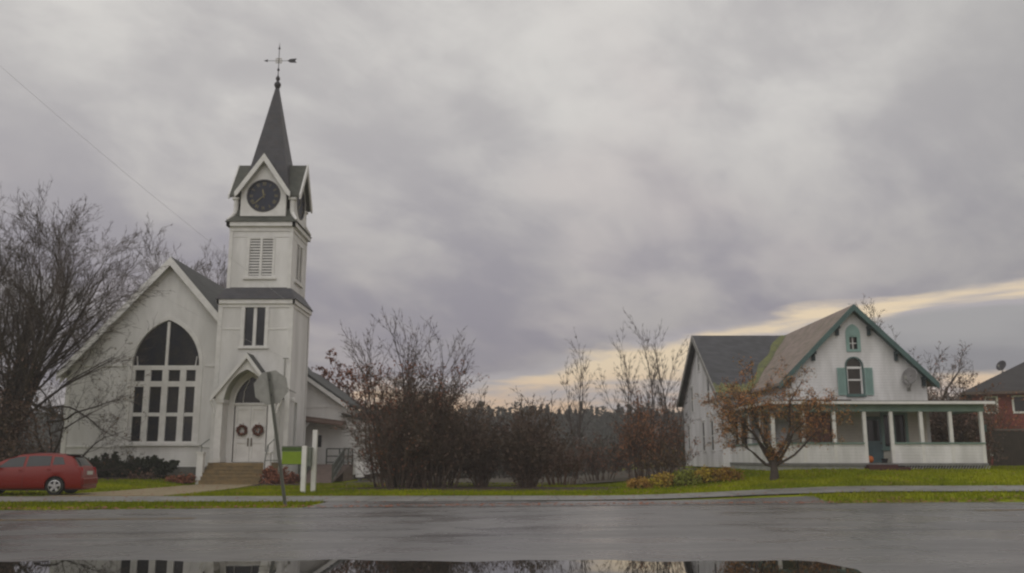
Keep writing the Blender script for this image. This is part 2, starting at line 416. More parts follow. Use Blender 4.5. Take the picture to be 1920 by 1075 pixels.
# ------------------------------------------------------------------ terrain
def sstep(a, b, x):
    t = min(1, max(0, (x - a) / (b - a))); return t * t * (3 - 2 * t)
def lerpt(tab, y):
    if y <= tab[0][0]: return tab[0][1]
    for (a, va), (b, vb) in zip(tab, tab[1:]):
        if y <= b: return va + (vb - va) * (y - a) / (b - a)
    return tab[-1][1]
def gh(x, y):
    r = sstep(3, 13, x)
    right = lerpt([(28.2, 0.0), (30, 0.20), (33.3, 0.33), (36, 0.55), (40, 0.88), (60, 0.88), (90, 0.3)], y)
    left = lerpt([(33, 0.0), (49, 0.32), (80, 0.3)], y) * sstep(-16.2, -18.5, x)
    mid = lerpt([(33, 0.0), (60, 0.0), (90, -0.6), (140, -0.5)], y)
    return r * right + (1 - r) * (left + mid)
def road_edge(x): return 26.0 + 0.163 * x
def roadz(x, y): return 0.0
def sheet(xs, ys, zf, name, m, label=None, kind='structure', dz=0.0):
    b = MB()
    for y in ys:
        for x in xs: b.v.append((x, y, zf(x, y) + dz))
    nx = len(xs)
    for j in range(len(ys) - 1):
        for i in range(nx - 1):
            a = j * nx + i; b.f.append((a, a + 1, a + nx + 1, a + nx))
    o = b.build(name, m, smooth=True, fix=False)
    return tag(o, kind=kind)
def fr(a, b, st):
    n = max(1, int(round((b - a) / st))); return [a + (b - a) * k / n for k in range(n + 1)]
xs = fr(-900, -60, 120)[:-1] + fr(-60, 60, 1.5) + fr(60, 900, 120)[1:]
ys = fr(-400, -10, 130)[:-1] + fr(-10, 24, 3)[:-1] + fr(24, 64, 1.0)[:-1] + fr(64, 140, 6)[:-1] + fr(140, 1200, 100)
sheet(xs, ys, gh, 'ground', GRASS, dz=-0.03)
def band(pts_near, pts_far, name, m, lift, zf=gh, sub=1):
    """a sheet between two polylines with equal vertex count"""
    b = MB()
    rows = 4
    for k in range(rows + 1):
        t = k / rows
        for p, q in zip(pts_near, pts_far):
            x = p[0] + (q[0] - p[0]) * t; y = p[1] + (q[1] - p[1]) * t
            b.v.append((x, y, zf(x, y) + lift))
    n = len(pts_near)
    for j in range(rows):
        for i in range(n - 1):
            a = j * n + i; b.f.append((a, a + 1, a + n + 1, a + n))
    return b.build(name, m, smooth=True, fix=False)
rx = fr(-300, -40, 26)[:-1] + fr(-40, 40, 1.0) + fr(40, 300, 26)[1:]
tag(band([(x, -60) for x in rx], [(x, road_edge(x)) for x in rx], 'road', ASPH, 0.0, zf=roadz), kind='structure')
# the paved opening of the side street between the two grass verges
ax = fr(-5.6, 9.6, 0.8)
def apn(x): return road_edge(x) - 0.3
def apf(x): return 28.7 + 0.10 * max(0, x)
tag(band([(x, apn(x)) for x in ax], [(x, apf(x)) for x in ax], 'side_street', ASPH, 0.008, zf=lambda x, y: max(0, gh(x, y)) + 0.0), kind='structure')
# sidewalk
wx = fr(-60, 60, 1.0)
def swn(x): return 28.5 + (0.17 * (x + 3) if -3 < x < 8 else (1.87 if x >= 8 else 0)) + (x + 15) * 0.02 - 0.3
def swf(x): return 32.3 + 0.035 * (x + 12)
tag(band([(x, swn(x)) for x in wx], [(x, swf(x)) for x in wx], 'sidewalk', CONC, 0.016), kind='structure')
# centre line: worn away across the junction
b = MB()
for (x0, x1) in ((-45, -7.0), (11.8, 45)):
    for off in (-0.16, 0.06):
        q = fr(x0, x1, 2)
        for a, c in zip(q, q[1:]):
            f0 = lambda x: 21.75 + 0.163 * x + off
            b.quadv((a, f0(a), 0.005), (c, f0(c), 0.005), (c, f0(c) + 0.12, 0.005), (a, f0(a) + 0.12, 0.005))
tag(b.build('road_line', YPAINT, fix=False), kind='structure')
# puddle
b = MB()
pts = []
for k in range(61):
    x = -12 + 15.9 * k / 60
    y = 12.15 + 0.10 * math.sin(x * 2.1) + 0.06 * math.sin(x * 5.3 + 1) - 0.25 * max(0, (x - 3.0)) ** 2
    pts.append((x, y))
pts += [(4.1, 11.2), (3.9, 10.2), (4.6, 9.0), (3.9, 7.6), (2.4, 6.4), (0, 5.8), (-3, 6.2), (-7, 6.0), (-11, 7.0), (-13, 9.5)]
b.prism([(p[0], p[1]) for p in pts], lambda a, c, h: (a, c, h), 0.0055, 0.001)
tag(b.build('puddle', WATER), kind='structure')
b = MB()
fx = fr(-60, 10.5, 4); fy = fr(46, 190, 6)
for y in fy:
    for x in fx: b.v.append((x, y + (0.5 * math.sin(x * 1.1) if y < 47 else 0), gh(x, y) + 0.012))
for j in range(len(fy) - 1):
    for i in range(len(fx) - 1):
        if fx[i + 1] < -8 and fy[j] < 66: continue
        a = j * len(fx) + i; b.f.append((a, a + 1, a + len(fx) + 1, a + len(fx)))
tag(b.build('field', mat('brown_dead_field', (0.075, 0.055, 0.035), 0.95, 0.3, 0.8, col2=(0.045, 0.042, 0.022)), fix=False), kind='structure')
# church walkway and mulch bed
b = MB()
W0 = [(-15.9, 47.15), (-13.0, 47.15), (-12.2, 41.0), (-12.05, 36.5), (-12.4, 33.0), (-16.6, 33.0), (-16.0, 38), (-15.9, 42)]
def M(a, c, h): return (a, c, max(0, gh(a, c)) * 0 + h)
tag(b.prism(W0, M, 0.012, -0.02).build('path', SAND), kind='structure')
def mound(name, cx, cy, rx_, ry_, m, h=0.06):
    bb = MB(); n = 26
    ring = []
    for k in range(n):
        t = 2 * PI * k / n; q = 1 + 0.12 * math.sin(3 * t + cx) + 0.07 * math.sin(7 * t)
        ring.append((cx + rx_ * q * math.cos(t), cy + ry_ * q * math.sin(t)))
    bb.v = [(cx, cy, gh(cx, cy) + h)]
    for f_ in (0.55, 1.0):
        for x, y in ring:
            X = cx + (x - cx) * f_; Y = cy + (y - cy) * f_
            bb.v.append((X, Y, gh(X, Y) + (h if f_ < 1 else -0.04)))
    for k in range(n):
        bb.f.append((0, 1 + k, 1 + (k + 1) % n)); bb.f.append((1 + k, 1 + n + k, 1 + n + (k + 1) % n, 1 + (k + 1) % n))
    return tag(bb.build(name, m, smooth=True), kind='structure')
mound('planting_bed', -20.6, 48.0, 4.2, 1.9, MULCH)
mound('planting_bed', -11.6, 46.6, 1.7, 1.6, MULCH)
mound('planting_bed', -1.6, 40.4, 7.2, 2.4, MULCH)

# grass blades over the lawns (uncountable)
b = MB()
def blade(x, y, h):
    a = R.uniform(0, PI); z = gh(x, y) - 0.03; w_ = R.uniform(0.012, 0.03)
    dx, dy = math.cos(a) * w_, math.sin(a) * w_
    b.quadv((x - dx, y - dy, z), (x + dx, y + dy, z), (x + R.uniform(-.03, .03), y + R.uniform(-.03, .03), z + h))
n = 0
while n < 90000:
    x = R.uniform(-30, 30); y = R.uniform(24, 50)
    e = road_edge(x) + 0.05 + 0.12 * math.sin(x * 1.7)
    if y < e: continue
    if swn(x) - 0.02 < y < swf(x) + 0.02: continue
    if -5.7 < x < 9.4 and y < swn(x): continue
    if -16.4 < x < -12.2 and y > 32 and y < 50: continue
    if abs(x) > y * 0.62 + 1: continue
    if 11 < x < 20.9 and y > 39.9: continue
    blade(x, y, R.uniform(0.05, 0.11) * (1.2 if y < swn(x) else 1)); n += 1
tag(b.build('grass', GRASS, fix=False), 'short green grass covering the lawns and verges', 'grass', kind='stuff')

# ================================================================== CHURCH
ch = thing('church', 'white clapboard church with a clock tower, slate spire and big pointed window', 'church', (-19.4, 52, 0.0))
CX = -19.38; YN = 50.7; PX = 0.0
# nave front wall with the pointed opening
SL = 1.12; HW = 5.42; ZE = 6.22
apexz = ZE + HW * SL
outline = [(CX - HW, 0.85), (-15.5, 0.85), (-15.5, 12.2 - (CX + 0 - (-15.5)) * 0 - (-15.5 - CX) * SL), (CX, apexz), (CX - HW, ZE)]
outline[2] = (-15.5, apexz - (-15.5 - CX) * SL)
win = gothic(CX, 1.88, 2.18, 6.4, 2.6)
b = MB(); b.prism(outline, front(YN), 0, -0.25, [win])
# side walls and rear
b.box((CX - HW, YN + 0.25, 0.85), (CX - HW + 0.2, 68, ZE)); b.box((CX + HW - 0.2, 54.3, 0.85), (CX + HW, 68, ZE))
b.prism([(CX - HW, 0.85), (CX + HW, 0.85), (CX + HW, ZE), (CX, apexz), (CX - HW, ZE)], front(68), 0, -0.2)
b.build('nave_wall', CLAP, ch)
b = MB(); b.box((CX - HW - 0.03, YN - 0.03, -0.1), (-16.2, YN + 0.3, 0.85)); b.box((CX - HW - 0.03, YN + 0.3, -0.1), (CX - HW + 0.3, 68, 0.85))
b.build('foundation', STONE, ch)
b = MB()   # corner boards, water table, belt lines
b.box((CX - HW - 0.04, YN - 0.05, 0.85), (CX - HW + 0.22, YN, ZE - 0.1))
b.build('corner_board', TRIM, ch)
for xa, xb, za in ((CX - HW + 0.22, CX - 2.3, 1.90), (CX + 2.3, -16.45, 1.90), (CX - HW + 0.22, CX - 2.2, 6.36), (CX + 2.2, -16.45, 6.36)):
    b = MB(); b.box((xa, YN - 0.04, za), (xb, YN, za + 0.1)); b.build('belt_board', TRIM, ch)
# nave roof: two slabs
b = MB(); ov = 0.42; th_ = 0.16
for s in (-1, 1):
    e = HW + ov
    top = apexz + 0.30
    P0 = (CX, top); P1 = (CX + s * e, top - e * SL)
    poly = [P0, P1, (P1[0], P1[1] - th_ * 1.5), (P0[0], P0[1] - th_ * 1.5)]
    b.prism(poly, front(YN - 0.40), 0, -(68.4 - YN + 0.4))
nr = b.build('nave_roof', NAVER, ch)
b = MB()
for s in (-1, 1):
    e = HW + ov + 0.02
    top = apexz + 0.27
    x1 = CX + s * e
    if s > 0: e = 3.0; x1 = CX + e
    poly = [(CX, top), (x1, top - e * SL), (x1, top - e * SL - 0.50), (CX, top - 0.50)]
    b.prism(poly, front(YN - 0.46), 0.0, -0.055)
    poly = [(CX, top - 0.24), (x1, top - e * SL - 0.24), (x1, top - e * SL - 0.66), (CX, top - 0.66)]
    b.prism(poly, front(YN - 0.02), 0.03, 0)
b.build('rake_board', TRIM, nr)
# big window
bw = MB(); bw.prism(gothic(CX, 1.87, 2.19, 6.4, 2.59), front(YN + 0.14), 0, -0.03)
wf = bw.build('pointed_window', STAIN, ch)
b = MB(); b.prism(gothic(CX, 2.08, 2.0, 6.4, 2.86), front(YN), 0.05, 0.0, [gothic(CX, 1.875, 2.19, 6.4, 2.595)])
b.box((CX - 2.2, YN - 0.12, 1.98), (CX + 2.2, YN - 0.052, 2.12))
b.build('window_casing', TRIM, wf)
b = MB()
Mf = front(YN + 0.14)
for c in (-2, -1, 0, 1, 2):
    x = CX + c * 0.99; hw_ = 0.17 if abs(c) < 2 else 0.14
    if abs(c) == 2: x = CX + math.copysign(1.87 - 0.09, c); hw_ = 0.09
    b.box((x - hw_, YN + 0.02, 2.19), (x + hw_, YN + 0.139, 6.17))
for z0, z1 in ((6.17, 6.42), (5.24, 5.54), (2.19, 2.23)):
    b.box((CX - 1.87, YN + 0.03 - (0.02 if z0 > 6 else 0), z0), (CX + 1.87, YN + 0.138, z1))
b.box((CX - 1.87, YN + 0.06, 3.60), (CX + 1.87, YN + 0.137, 3.80))
b.box((CX - 0.075, YN + 0.03, 6.42), (CX + 0.075, YN + 0.138, 8.9))
for s in (-1, 1):
    q = [(CX + s * 1.60, 6.42), (CX + s * 1.64, 6.42), (CX + s * 1.70, 6.95), (CX + s * 1.66, 6.95)]
    b.prism(q, Mf, 0.06, 0.0)
b.build('window_bars', TRIM, wf)

# ---- tower
TX, TY = -14.3, 52.06
def TF(half):      # frames for front, right, back, left faces at half width
    return [F((TX, TY - half, 0), (1, 0), (0, -1)), F((TX + half, TY, 0), (0, 1), (1, 0)), F((TX, TY + half, 0), (-1, 0), (0, 1)), F((TX - half, TY, 0), (0, -1), (-1, 0))]
H1, H2, H3 = 2.06, 1.78, 1.5
Fr1, Fr2, Fr3 = TF(H1), TF(H2), TF(H3)
b = MB()
dx = 14.3 - 14.25
door_hole = gothic(0.02, 0.92, 1.1, 4.2, 1.55)
lw = rect(-0.62, 7.45, 0.56, 9.72)
b.prism(rect(-H1, 0.2, H1, 10.0), Fr1[0], 0, -0.25, [door_hole, lw])
b.prism(rect(-H1 + 0.25, 0.2, H1 - 0.0, 10.0), Fr1[1], 0, -0.25, [rect(-0.75, 2.0, -0.15, 4.4)])
b.prism(rect(-H1, 0.2, H1 - 0.25, 10.0), Fr1[2], 0, -0.25)
b.prism(rect(-H1 + 0.25, 0.2, H1 - 0.25, 10.0), Fr1[3], 0, -0.25)
b.build('lower_tower_wall', CLAP, ch)
b = MB()
lv = rect(-0.72, 11.45, 0.84, 13.62)
for k in range(4):
    a0 = -H2 + (0.2 if k in (1, 3) else 0); a1 = H2 - (0.2 if k in (1, 3) else 0)
    b.prism(rect(a0, 10.5, a1, 14.6), Fr2[k], 0, -0.2, [rect(-0.72, 11.45, 0.78, 13.62)] if k in (0, 1) else [])
b.build('belfry_wall', CLAP, ch)
b = MB()   # corner boards and cornices
for k in range(4):
    M1, M2 = Fr1[k], Fr2[k]
    for s in (-1, 1):
        b.box((s * (H1 + 0.03), 0.9, 0.0), (s * (H1 - 0.20), 9.62, 0.035 + 0.001 * k), M1)
        b.box((s * (H2 + 0.02), 10.7, 0.0), (s * (H2 - 0.16), 14.05, 0.03 + 0.001 * k), M2)
    b.box((-H1 - 0.13, 9.80, 0), (H1 + 0.13, 10.04, 0.13 - 0.001 * k), M1)
    b.box((-H1 - 0.03, 9.60, 0), (H1 + 0.03, 9.80, 0.045 - 0.001 * k), M1)
    b.box((-H2 - 0.20, 14.32, 0), (H2 + 0.20, 14.56, 0.20 - 0.001 * k), M2)
    b.box((-H2 - 0.03, 14.05, 0), (H2 + 0.03, 14.32, 0.05 - 0.001 * k), M2)
    b.box((-H2 + 0.16, 13.70, 0), (H2 - 0.16, 13.75, 0.02 - 0.001 * k), M2)
b.box((-H1 + 0.2, 8.35, 0), (-0.74, 8.43, 0.02), Fr1[0]); b.box((0.68, 8.35, 0), (H1 - 0.2, 8.43, 0.02), Fr1[0])
b.build('tower_trim', TRIM, ch)
def skirt(h0, z0, h1, z1, m, name, h2=None, z2=None):
    b = MB()
    lv_ = [(h0, z0), (h1, z1)] + ([(h2, z2)] if h2 else [])
    for (a, za), (c, zc_) in zip(lv_, lv_[1:]):
        for k in range(4):
            M0, M9 = TF(a)[k], TF(c)[k]
            b.quadv(M0(-a, za, 0), M0(a, za, 0), M9(c, zc_, 0), M9(-c, zc_, 0))
    b.quadv(*[TF(h0)[k](-h0, z0, 0) for k in range(4)])
    return b.build(name, m, ch)
skirt(H1 + 0.20, 10.05, H2 - 0.01, 10.80, SLATE, 'skirt_roof')
skirt(H2 + 0.27, 14.57, H3 + 0.12, 15.02, SLATEG, 'skirt_roof', H3 - 0.02, 15.5)
# paired lights above the door
fw = MB(); fw.box((-0.62, 7.45, -0.16), (0.56, 9.72, -0.13), Fr1[0]); fwo = fw.build('tower_window', GLASS, ch)
b = MB()
for x0, x1 in ((-0.80, -0.60), (-0.12, 0.06), (0.54, 0.74)): b.box((x0, 7.46 if x0 == -0.12 else 7.40, -0.12), (x1, 9.71 if x0 == -0.12 else 9.66, 0.04 if x0 != -0.12 else -0.02), Fr1[0])
b.box((-0.80, 9.66, -0.12), (0.74, 9.79, 0.042), Fr1[0]); b.box((-0.86, 7.28, -0.12), (0.80, 7.40, 0.10), Fr1[0])
b.build('window_frame', TRIM, fwo)
# narrow grey window in the tower's side
b = MB(); b.box((-0.75, 2.0, -0.12), (-0.15, 4.4, -0.09), Fr1[1]); o = b.build('side_window', mat('pale_grey_glass', (0.16, 0.165, 0.18), 0.2, 0.1), ch)
b = MB(); b.prism(rect(-0.87, 1.9, -0.03, 4.52), Fr1[1], 0.03, 0, [rect(-0.75, 2.0, -0.15, 4.4)]); b.build('window_frame', TRIM, o)
# louvres
for k in (0, 1):
    b = MB(); b.box((-0.72, 11.45, -0.15), (0.78, 13.62, -0.13), Fr2[k]); lo_ = b.build('louvre_opening', PLAST, ch)
    b = MB()
    for (x0, x1) in ((-0.62, -0.02), (0.11, 0.70)):
        for j in range(13):
            z = 11.50 + j * 0.162
            i = len(b.v)
            P = [Fr2[k](x0, z, 0.02), Fr2[k](x1, z, 0.02), Fr2[k](x1, z + 0.10, -0.08), Fr2[k](x0, z + 0.10, -0.08),
                 Fr2[k](x0, z + 0.035, 0.02), Fr2[k](x1, z + 0.035, 0.02), Fr2[k](x1, z + 0.135, -0.08), Fr2[k](x0, z + 0.135, -0.08)]
            b.v.extend(P); b.f += [(i, i + 1, i + 2, i + 3), (i + 7, i + 6, i + 5, i + 4), (i, i + 4, i + 5, i + 1), (i + 3, i + 2, i + 6, i + 7)]
    b.build('louvre_slats', TRIM, lo_)
    b = MB()
    for x0, x1 in ((-0.76, -0.62), (-0.02, 0.11), (0.70, 0.82)): b.box((x0, 11.46, -0.12), (x1, 13.6, 0.035), Fr2[k])
    b.box((-0.76, 13.60, -0.12), (0.82, 13.69, 0.037), Fr2[k]); b.box((-0.90, 11.25, -0.12), (0.96, 11.38, 0.10), Fr2[k]); b.box((-0.8, 11.38, -0.12), (0.86, 11.46, 0.037), Fr2[k])
    b.build('louvre_frame', TRIM, lo_)
# clock stage
b = MB()
for k in range(4):
    b.box((-H3, 14.9, -0.2), (H3, 16.5, -0.001 * k), Fr3[k])
b.build('clock_stage_wall', SLATEG, ch)
GZ = 18.56; GS = 1.45; GH_ = 1.58; GL = 2.04
b = MB()
for ax_ in (0, 1):
    for s in (-1, 1):
        z1 = GZ - GH_ * GS
        poly = [(0, GZ), (s * GH_, z1), (s * GH_, z1 - 0.16), (0, GZ - 0.20)]
        M_ = F((TX, TY - GL, 0), (1, 0), (0, -1)) if ax_ == 0 else F((TX + GL - 0.003, TY, 0), (0, 1), (1, 0))
        b.prism(poly, M_, 0, -2 * GL + (0.006 if ax_ else 0))
b.build('cross_gable_roof', SLATEG, ch)
for k in range(4):
    Mk = TF(1.74)[k]
    b = MB()
    poly = [(-1.30, 14.96), (1.30, 14.96), (1.30, 16.52), (0, 18.56 - 0.16), (-1.30, 16.52)]
    ph = [(1.02 * math.cos(2 * PI * j / 32) * 0.94, 16.17 + 1.02 * math.sin(2 * PI * j / 32) * 0.94) for j in range(32)]
    b.prism(poly, Mk, 0, -0.22, [ph])
    gp = b.build('clock_gable', TRIM, ch)
    b = MB()
    for s in (-1, 1):
        poly = [(0, 18.62), (s * 1.60, 18.62 - 1.6 * GS), (s * 1.60 - s * 0.02, 18.62 - 1.6 * GS - 0.28), (s * 1.42, 18.62 - 1.6 * GS - 0.16), (0, 18.62 - 0.46)]
        b.prism(poly, Mk, 0.36 - 0.002 * (s + 1), 0.27)
    b.build('rake_board', TRIM, gp)
    cf = MB(); cf.lathe([(0.0, 0), (0.95, 0), (0.95, 0.02), (0.0, 0.03)], (0, 0, 0), 40, 'y')
    cf.v = [Mk(q[0], q[2] + 16.17, -0.04 - q[1]) for q in cf.v]
    co = cf.build('clock', CLOCKF, ch)
    rm = MB()
    ring = []
    for j in range(40):
        t = 2 * PI * j / 40
        for r_, c_ in ((0.97, 0.0), (0.97, 0.03), (0.88, 0.03), (0.88, -0.06)):
            rm.v.append(Mk(r_ * math.cos(t), 16.17 + r_ * math.sin(t), c_))
    for j in range(40):
        for q in range(3):
            a = j * 4 + q; c = ((j + 1) % 40) * 4 + q
            rm.f.append((a, a + 1, c + 1, c))
    rm.build('clock_rim', IRON, co)
    if k < 2:
        def stroke(ang, a0, r0, a1, r1, w_=0.022):
            """a stroke between two points given as sideways offset and radius"""
            def P(a, r): return Vector((r * math.sin(ang) + a * math.cos(ang), r * math.cos(ang) - a * math.sin(ang)))
            p, q = P(a0, r0), P(a1, r1); d = (q - p).normalized(); nn = Vector((-d.y, d.x)) * w_
            nb.prism([tuple(p + nn), tuple(q + nn), tuple(q - nn), tuple(p - nn)], lambda a, c, h: Mk(a, c + 16.17, h), -0.02, -0.035)
        NUM = ['XII', 'I', 'II', 'III', 'IIII', 'V', 'VI', 'VII', 'VIII', 'IX', 'X', 'XI']
        for i, tx in enumerate(NUM):
            ang = 2 * PI * i / 12; nb = MB()
            wd = {'I': 0.055, 'V': 0.12, 'X': 0.12}
            tot = sum(wd[c] for c in tx); a = -tot / 2
            for c in tx:
                m_ = a + wd[c] / 2
                if c == 'I': stroke(ang, m_, 0.62, m_, 0.82, 0.014)
                elif c == 'V': stroke(ang, m_ - 0.04, 0.82, m_, 0.62, 0.014); stroke(ang, m_ + 0.04, 0.82, m_, 0.62, 0.011)
                else: stroke(ang, m_ - 0.04, 0.82, m_ + 0.04, 0.62, 0.014); stroke(ang, m_ + 0.04, 0.82, m_ - 0.04, 0.62, 0.011)
                a += wd[c]
            nb.build('numeral', GOLD, co)
        for hn, hd, ln, ww in (('hour_hand', (11 + 38 / 60) / 12 * 2 * PI, 0.44, 0.045), ('minute_hand', 38 / 60 * 2 * PI, 0.74, 0.032)):
            hb = MB(); d = Vector((math.sin(hd), math.cos(hd))); nn = Vector((-d.y, d.x))
            pl = [d * -0.14 + nn * ww * .6, d * -0.14 - nn * ww * .6, d * ln * 0.7 - nn * ww * 1.1, d * ln, d * ln * 0.7 + nn * ww * 1.1]
            hb.prism([tuple(q) for q in pl], lambda a, c, h: Mk(a, c + 16.17, h), 0.0, -0.012)
            hb.build(hn, GOLD, co)
# corner brackets of the clock stage
for sx in (-1, 1):
    for sy in (-1, 1):
        b = MB(); x, y = TX + sx * 1.62, TY + sy * 1.50
        b.tube([(x, y, 16.05), (x, y, 15.5), (x + sx * .03, y + sy * .03, 15.2), (x + sx * .18, y + sy * .15, 14.95), (x + sx * .36, y + sy * .36, 14.70)], [0.15, 0.14, 0.13, 0.10, 0.07], 8)
        b.box((x - 0.20, y - 0.19, 15.98), (x + 0.20, y + 0.19, 16.10))
        b.build('corner_bracket', TRIM, ch, smooth=False)
# spire
b = MB(); ZT = 23.5
prof = [(1.42, 16.3), (0.99, 18.5), (0.55, 20.9), (0.09, ZT)]
for (a, za), (c, zc_) in zip(prof, prof[1:]):
    for k in range(4):
        M0, M9 = TF(a)[k], TF(c)[k]
        b.quadv(M0(-a, za, 0), M0(a, za, 0), M9(c, zc_, 0), M9(-c, zc_, 0))
sp = b.build('spire', SLATE, ch)
b = MB()
b.lathe([(0.10, 0), (0.14, 0.05), (0.21, 0.22), (0.19, 0.34), (0.09, 0.44), (0.07, 0.52), (0.13, 0.60), (0.13, 0.70), (0.06, 0.80), (0.03, 0.9), (0.025, 1.12), (0.075, 1.2), (0.075, 1.26), (0.025, 1.34)], (TX, TY, ZT - 0.05), 12)
b.build('finial', IRON, sp, smooth=True)
b = MB(); b.tube([(TX, TY, 24.7), (TX, TY, 26.25), (TX, TY, 26.5)], [0.025, 0.02, 0.004], 6)
b.lathe([(0.02, 0), (0.07, 0.06), (0.06, 0.13), (0.015, 0.2)], (TX, TY, 26.0), 8)
wv = b.build('weather_vane', IRON, ch)
b = MB()
b.tube([(TX - 0.85, TY, 25.27), (TX + 0.9, TY, 25.27)], 0.016, 5)
b.prism([(-0.93, 25.27), (-0.66, 25.36), (-0.70, 25.27), (-0.66, 25.18)], F((TX, TY, 0), (1, 0), (0, -1)), 0.012, -0.012)
b.prism([(0.52, 25.27), (0.70, 25.39), (1.10, 25.42), (1.00, 25.27), (1.10, 25.14), (0.70, 25.15)], F((TX, TY, 0), (1, 0), (0, -1)), 0.012, -0.012)
b.build('arrow', IRON, wv)
b = MB()
for z in (25.13, 25.27, 25.41): b.box((TX - 0.17, TY - 0.015, z - 0.015), (TX + 0.17, TY + 0.015, z + 0.015))
for x in (-0.17, -0.06, 0.06, 0.17): b.box((TX + x - 0.012, TY - 0.013, 25.12), (TX + x + 0.012, TY + 0.013, 25.42))
b.build('scroll_panel', GOLD, wv)
# entrance hood
HY = 48.9
b = MB()
hp = [(-1.60, 4.45), (-1.60, 4.62), (0, 6.70), (1.60, 4.62), (1.60, 4.45), (1.22, 4.45)]
arch = gothic(0, 1.16, 4.2, 4.35, 1.68)[2:]
outer = [(-1.62, 4.40), (-1.20, 4.40)] + [(x, z) for x, z in reversed([(x, z) for x, z in arch])] + [(1.20, 4.40), (1.62, 4.40), (1.62, 4.66), (0, 6.76), (-1.62, 4.66)]
outer = [(x, z) for x, z in outer if not (abs(x) > 1.155 and abs(x) < 1.165)]
b.prism(outer, F((TX, HY, 0), (1, 0), (0, -1)), 0, -0.12)
hd_ = b.build('entrance_hood', TRIM, ch)
b = MB()
for s in (-1, 1):
    poly = [(0, 6.92), (s * 1.80, 6.92 - 1.80 * 1.30), (s * 1.80, 6.92 - 1.80 * 1.30 - 0.10), (0, 6.78)]
    b.prism(poly, F((TX, HY - 0.15, 0), (1, 0), (0, -1)), 0, -(1.24))
b.build('hood_roof', NAVER, hd_)
b = MB()
for s in (-1, 1):
    poly = [(0, 6.90), (s * 1.82, 6.90 - 1.82 * 1.30), (s * 1.82, 6.90 - 1.82 * 1.30 - 0.24), (0, 6.62)]
    b.prism(poly, F((TX, HY - 0.15, 0), (1, 0), (0, -1)), 0.05 - 0.002 * (s + 1), 0.002)
b.build('rake_board', TRIM, hd_)
b = MB()   # pointed vault under the hood
ar = gothic(0, 1.20, 4.2, 4.35, 1.72)[2:]; ar2 = gothic(0, 1.26, 4.2, 4.35, 1.80)[2:]
Mh = F((TX, HY + 0.12, 0), (1, 0), (0, -1))
for i in range(len(ar) - 1):
    b.quadv(Mh(*ar[i], 0), Mh(*ar[i + 1], 0), Mh(*ar[i + 1], -1.04), Mh(*ar[i], -1.04))
b.build('hood_vault', mat('pale_green_vault', (0.40, 0.42, 0.33), 0.7, 0.1), hd_)
for s in (-1, 1):
    b = MB(); b.box((TX + s * 1.24, HY + 0.10, 1.1), (TX + s * 1.60, 49.99, 4.42))
    b.box((TX + s * 1.18, HY + 0.04, 4.25), (TX + s * 1.66, 49.98, 4.43))
    b.box((TX + s * 1.19, HY + 0.05, 1.1), (TX + s * 1.65, 49.985, 1.35))
    # scrolled bracket
    b.tube([(TX + s * 1.66, HY + 0.1, 3.7), (TX + s * 1.74, HY + 0.1, 4.0), (TX + s * 1.9, HY + 0.1, 4.4)], [0.05, 0.07, 0.09], 6)
    b.build('hood_pier', TRIM, hd_)
# doors and pointed light above
b = MB(); b.prism(gothic(0.02, 0.90, 4.22, 4.22, 1.50), Fr1[0], -0.10, -0.13)
tl = b.build('door_light', GLASS, ch)
b = MB()
b.prism(gothic(0.02, 1.0, 4.2, 4.2, 1.64), Fr1[0], 0.03, 0.0, [gothic(0.02, 0.905, 4.215, 4.215, 1.505)])
b.box((-0.90, 4.14, -0.12), (0.94, 4.30, -0.03), Fr1[0])
for x in (-0.46, 0.50): b.tube([Fr1[0](x, 4.3, -0.07), Fr1[0](x * .9, 4.9, -0.07), Fr1[0](x * .35 + .02, 5.62, -0.07)], 0.018, 4)
b.build('light_frame', TRIM, tl)
for s in (-1, 1):
    x0, x1 = (0.02 + s * 0.008, 0.02 + s * 0.86)
    b = MB(); xa, xb = min(x0, x1), max(x0, x1)
    panels = [rect(xa + 0.14, z0, xb - 0.14, z1) for z0, z1 in ((1.28, 2.12), (2.28, 3.00), (3.14, 3.92))]
    b.prism(rect(xa, 1.12, xb, 4.13), Fr1[0], -0.05, -0.09, panels)
    b.box((xa, 1.12, -0.12), (xb, 4.13, -0.091), Fr1[0])
    dr = b.build('door', TRIM, ch)
    b = MB(); xh = 0.02 + s * 0.09
    b.tube([Fr1[0](xh, 2.0, -0.02), Fr1[0](xh, 2.35, -0.02)], 0.025, 6); b.box((xh - 0.035, 1.95, -0.05), (xh + 0.035, 2.4, -0.04), Fr1[0])
    b.build('handle', BRONZE, dr)
    # wreath
    wx_, wz_ = TX + 0.02 + s * 0.43, 2.82
    wr = thing('wreath', 'brown wreath with a red bow on the %s leaf of the church doors' % ('left' if s < 0 else 'right'), 'wreath', (wx_, 49.99, wz_), group='wreaths on the church doors')
    b = MB()
    for j in range(260):
        t = R.uniform(0, 2 * PI); q = R.gauss(0, 0.045)
        p = Vector((wx_ + (0.235 + q) * math.cos(t), 49.95 + R.uniform(-0.05, 0.05), wz_ + (0.235 + q) * math.sin(t)))
        b.leaf(p, 0.055)
    pts = [(wx_ + 0.235 * math.cos(2 * PI * j / 18), 49.95, wz_ + 0.235 * math.sin(2 * PI * j / 18)) for j in range(19)]
    b.tube(pts, 0.06, 6, cap=False)
    b.build('ring', WREATH, wr)
    b = MB(); b.lathe([(0.005, 0), (0.06, 0.03), (0.06, 0.06), (0.005, 0.08)], (wx_, 49.86, wz_ - (0.0 if s > 0 else 0.2)), 8, 'y')
    b.build('bow', mat('pale_pink_bow', (0.45, 0.25, 0.2), 0.7) if s > 0 else LRUST, wr)
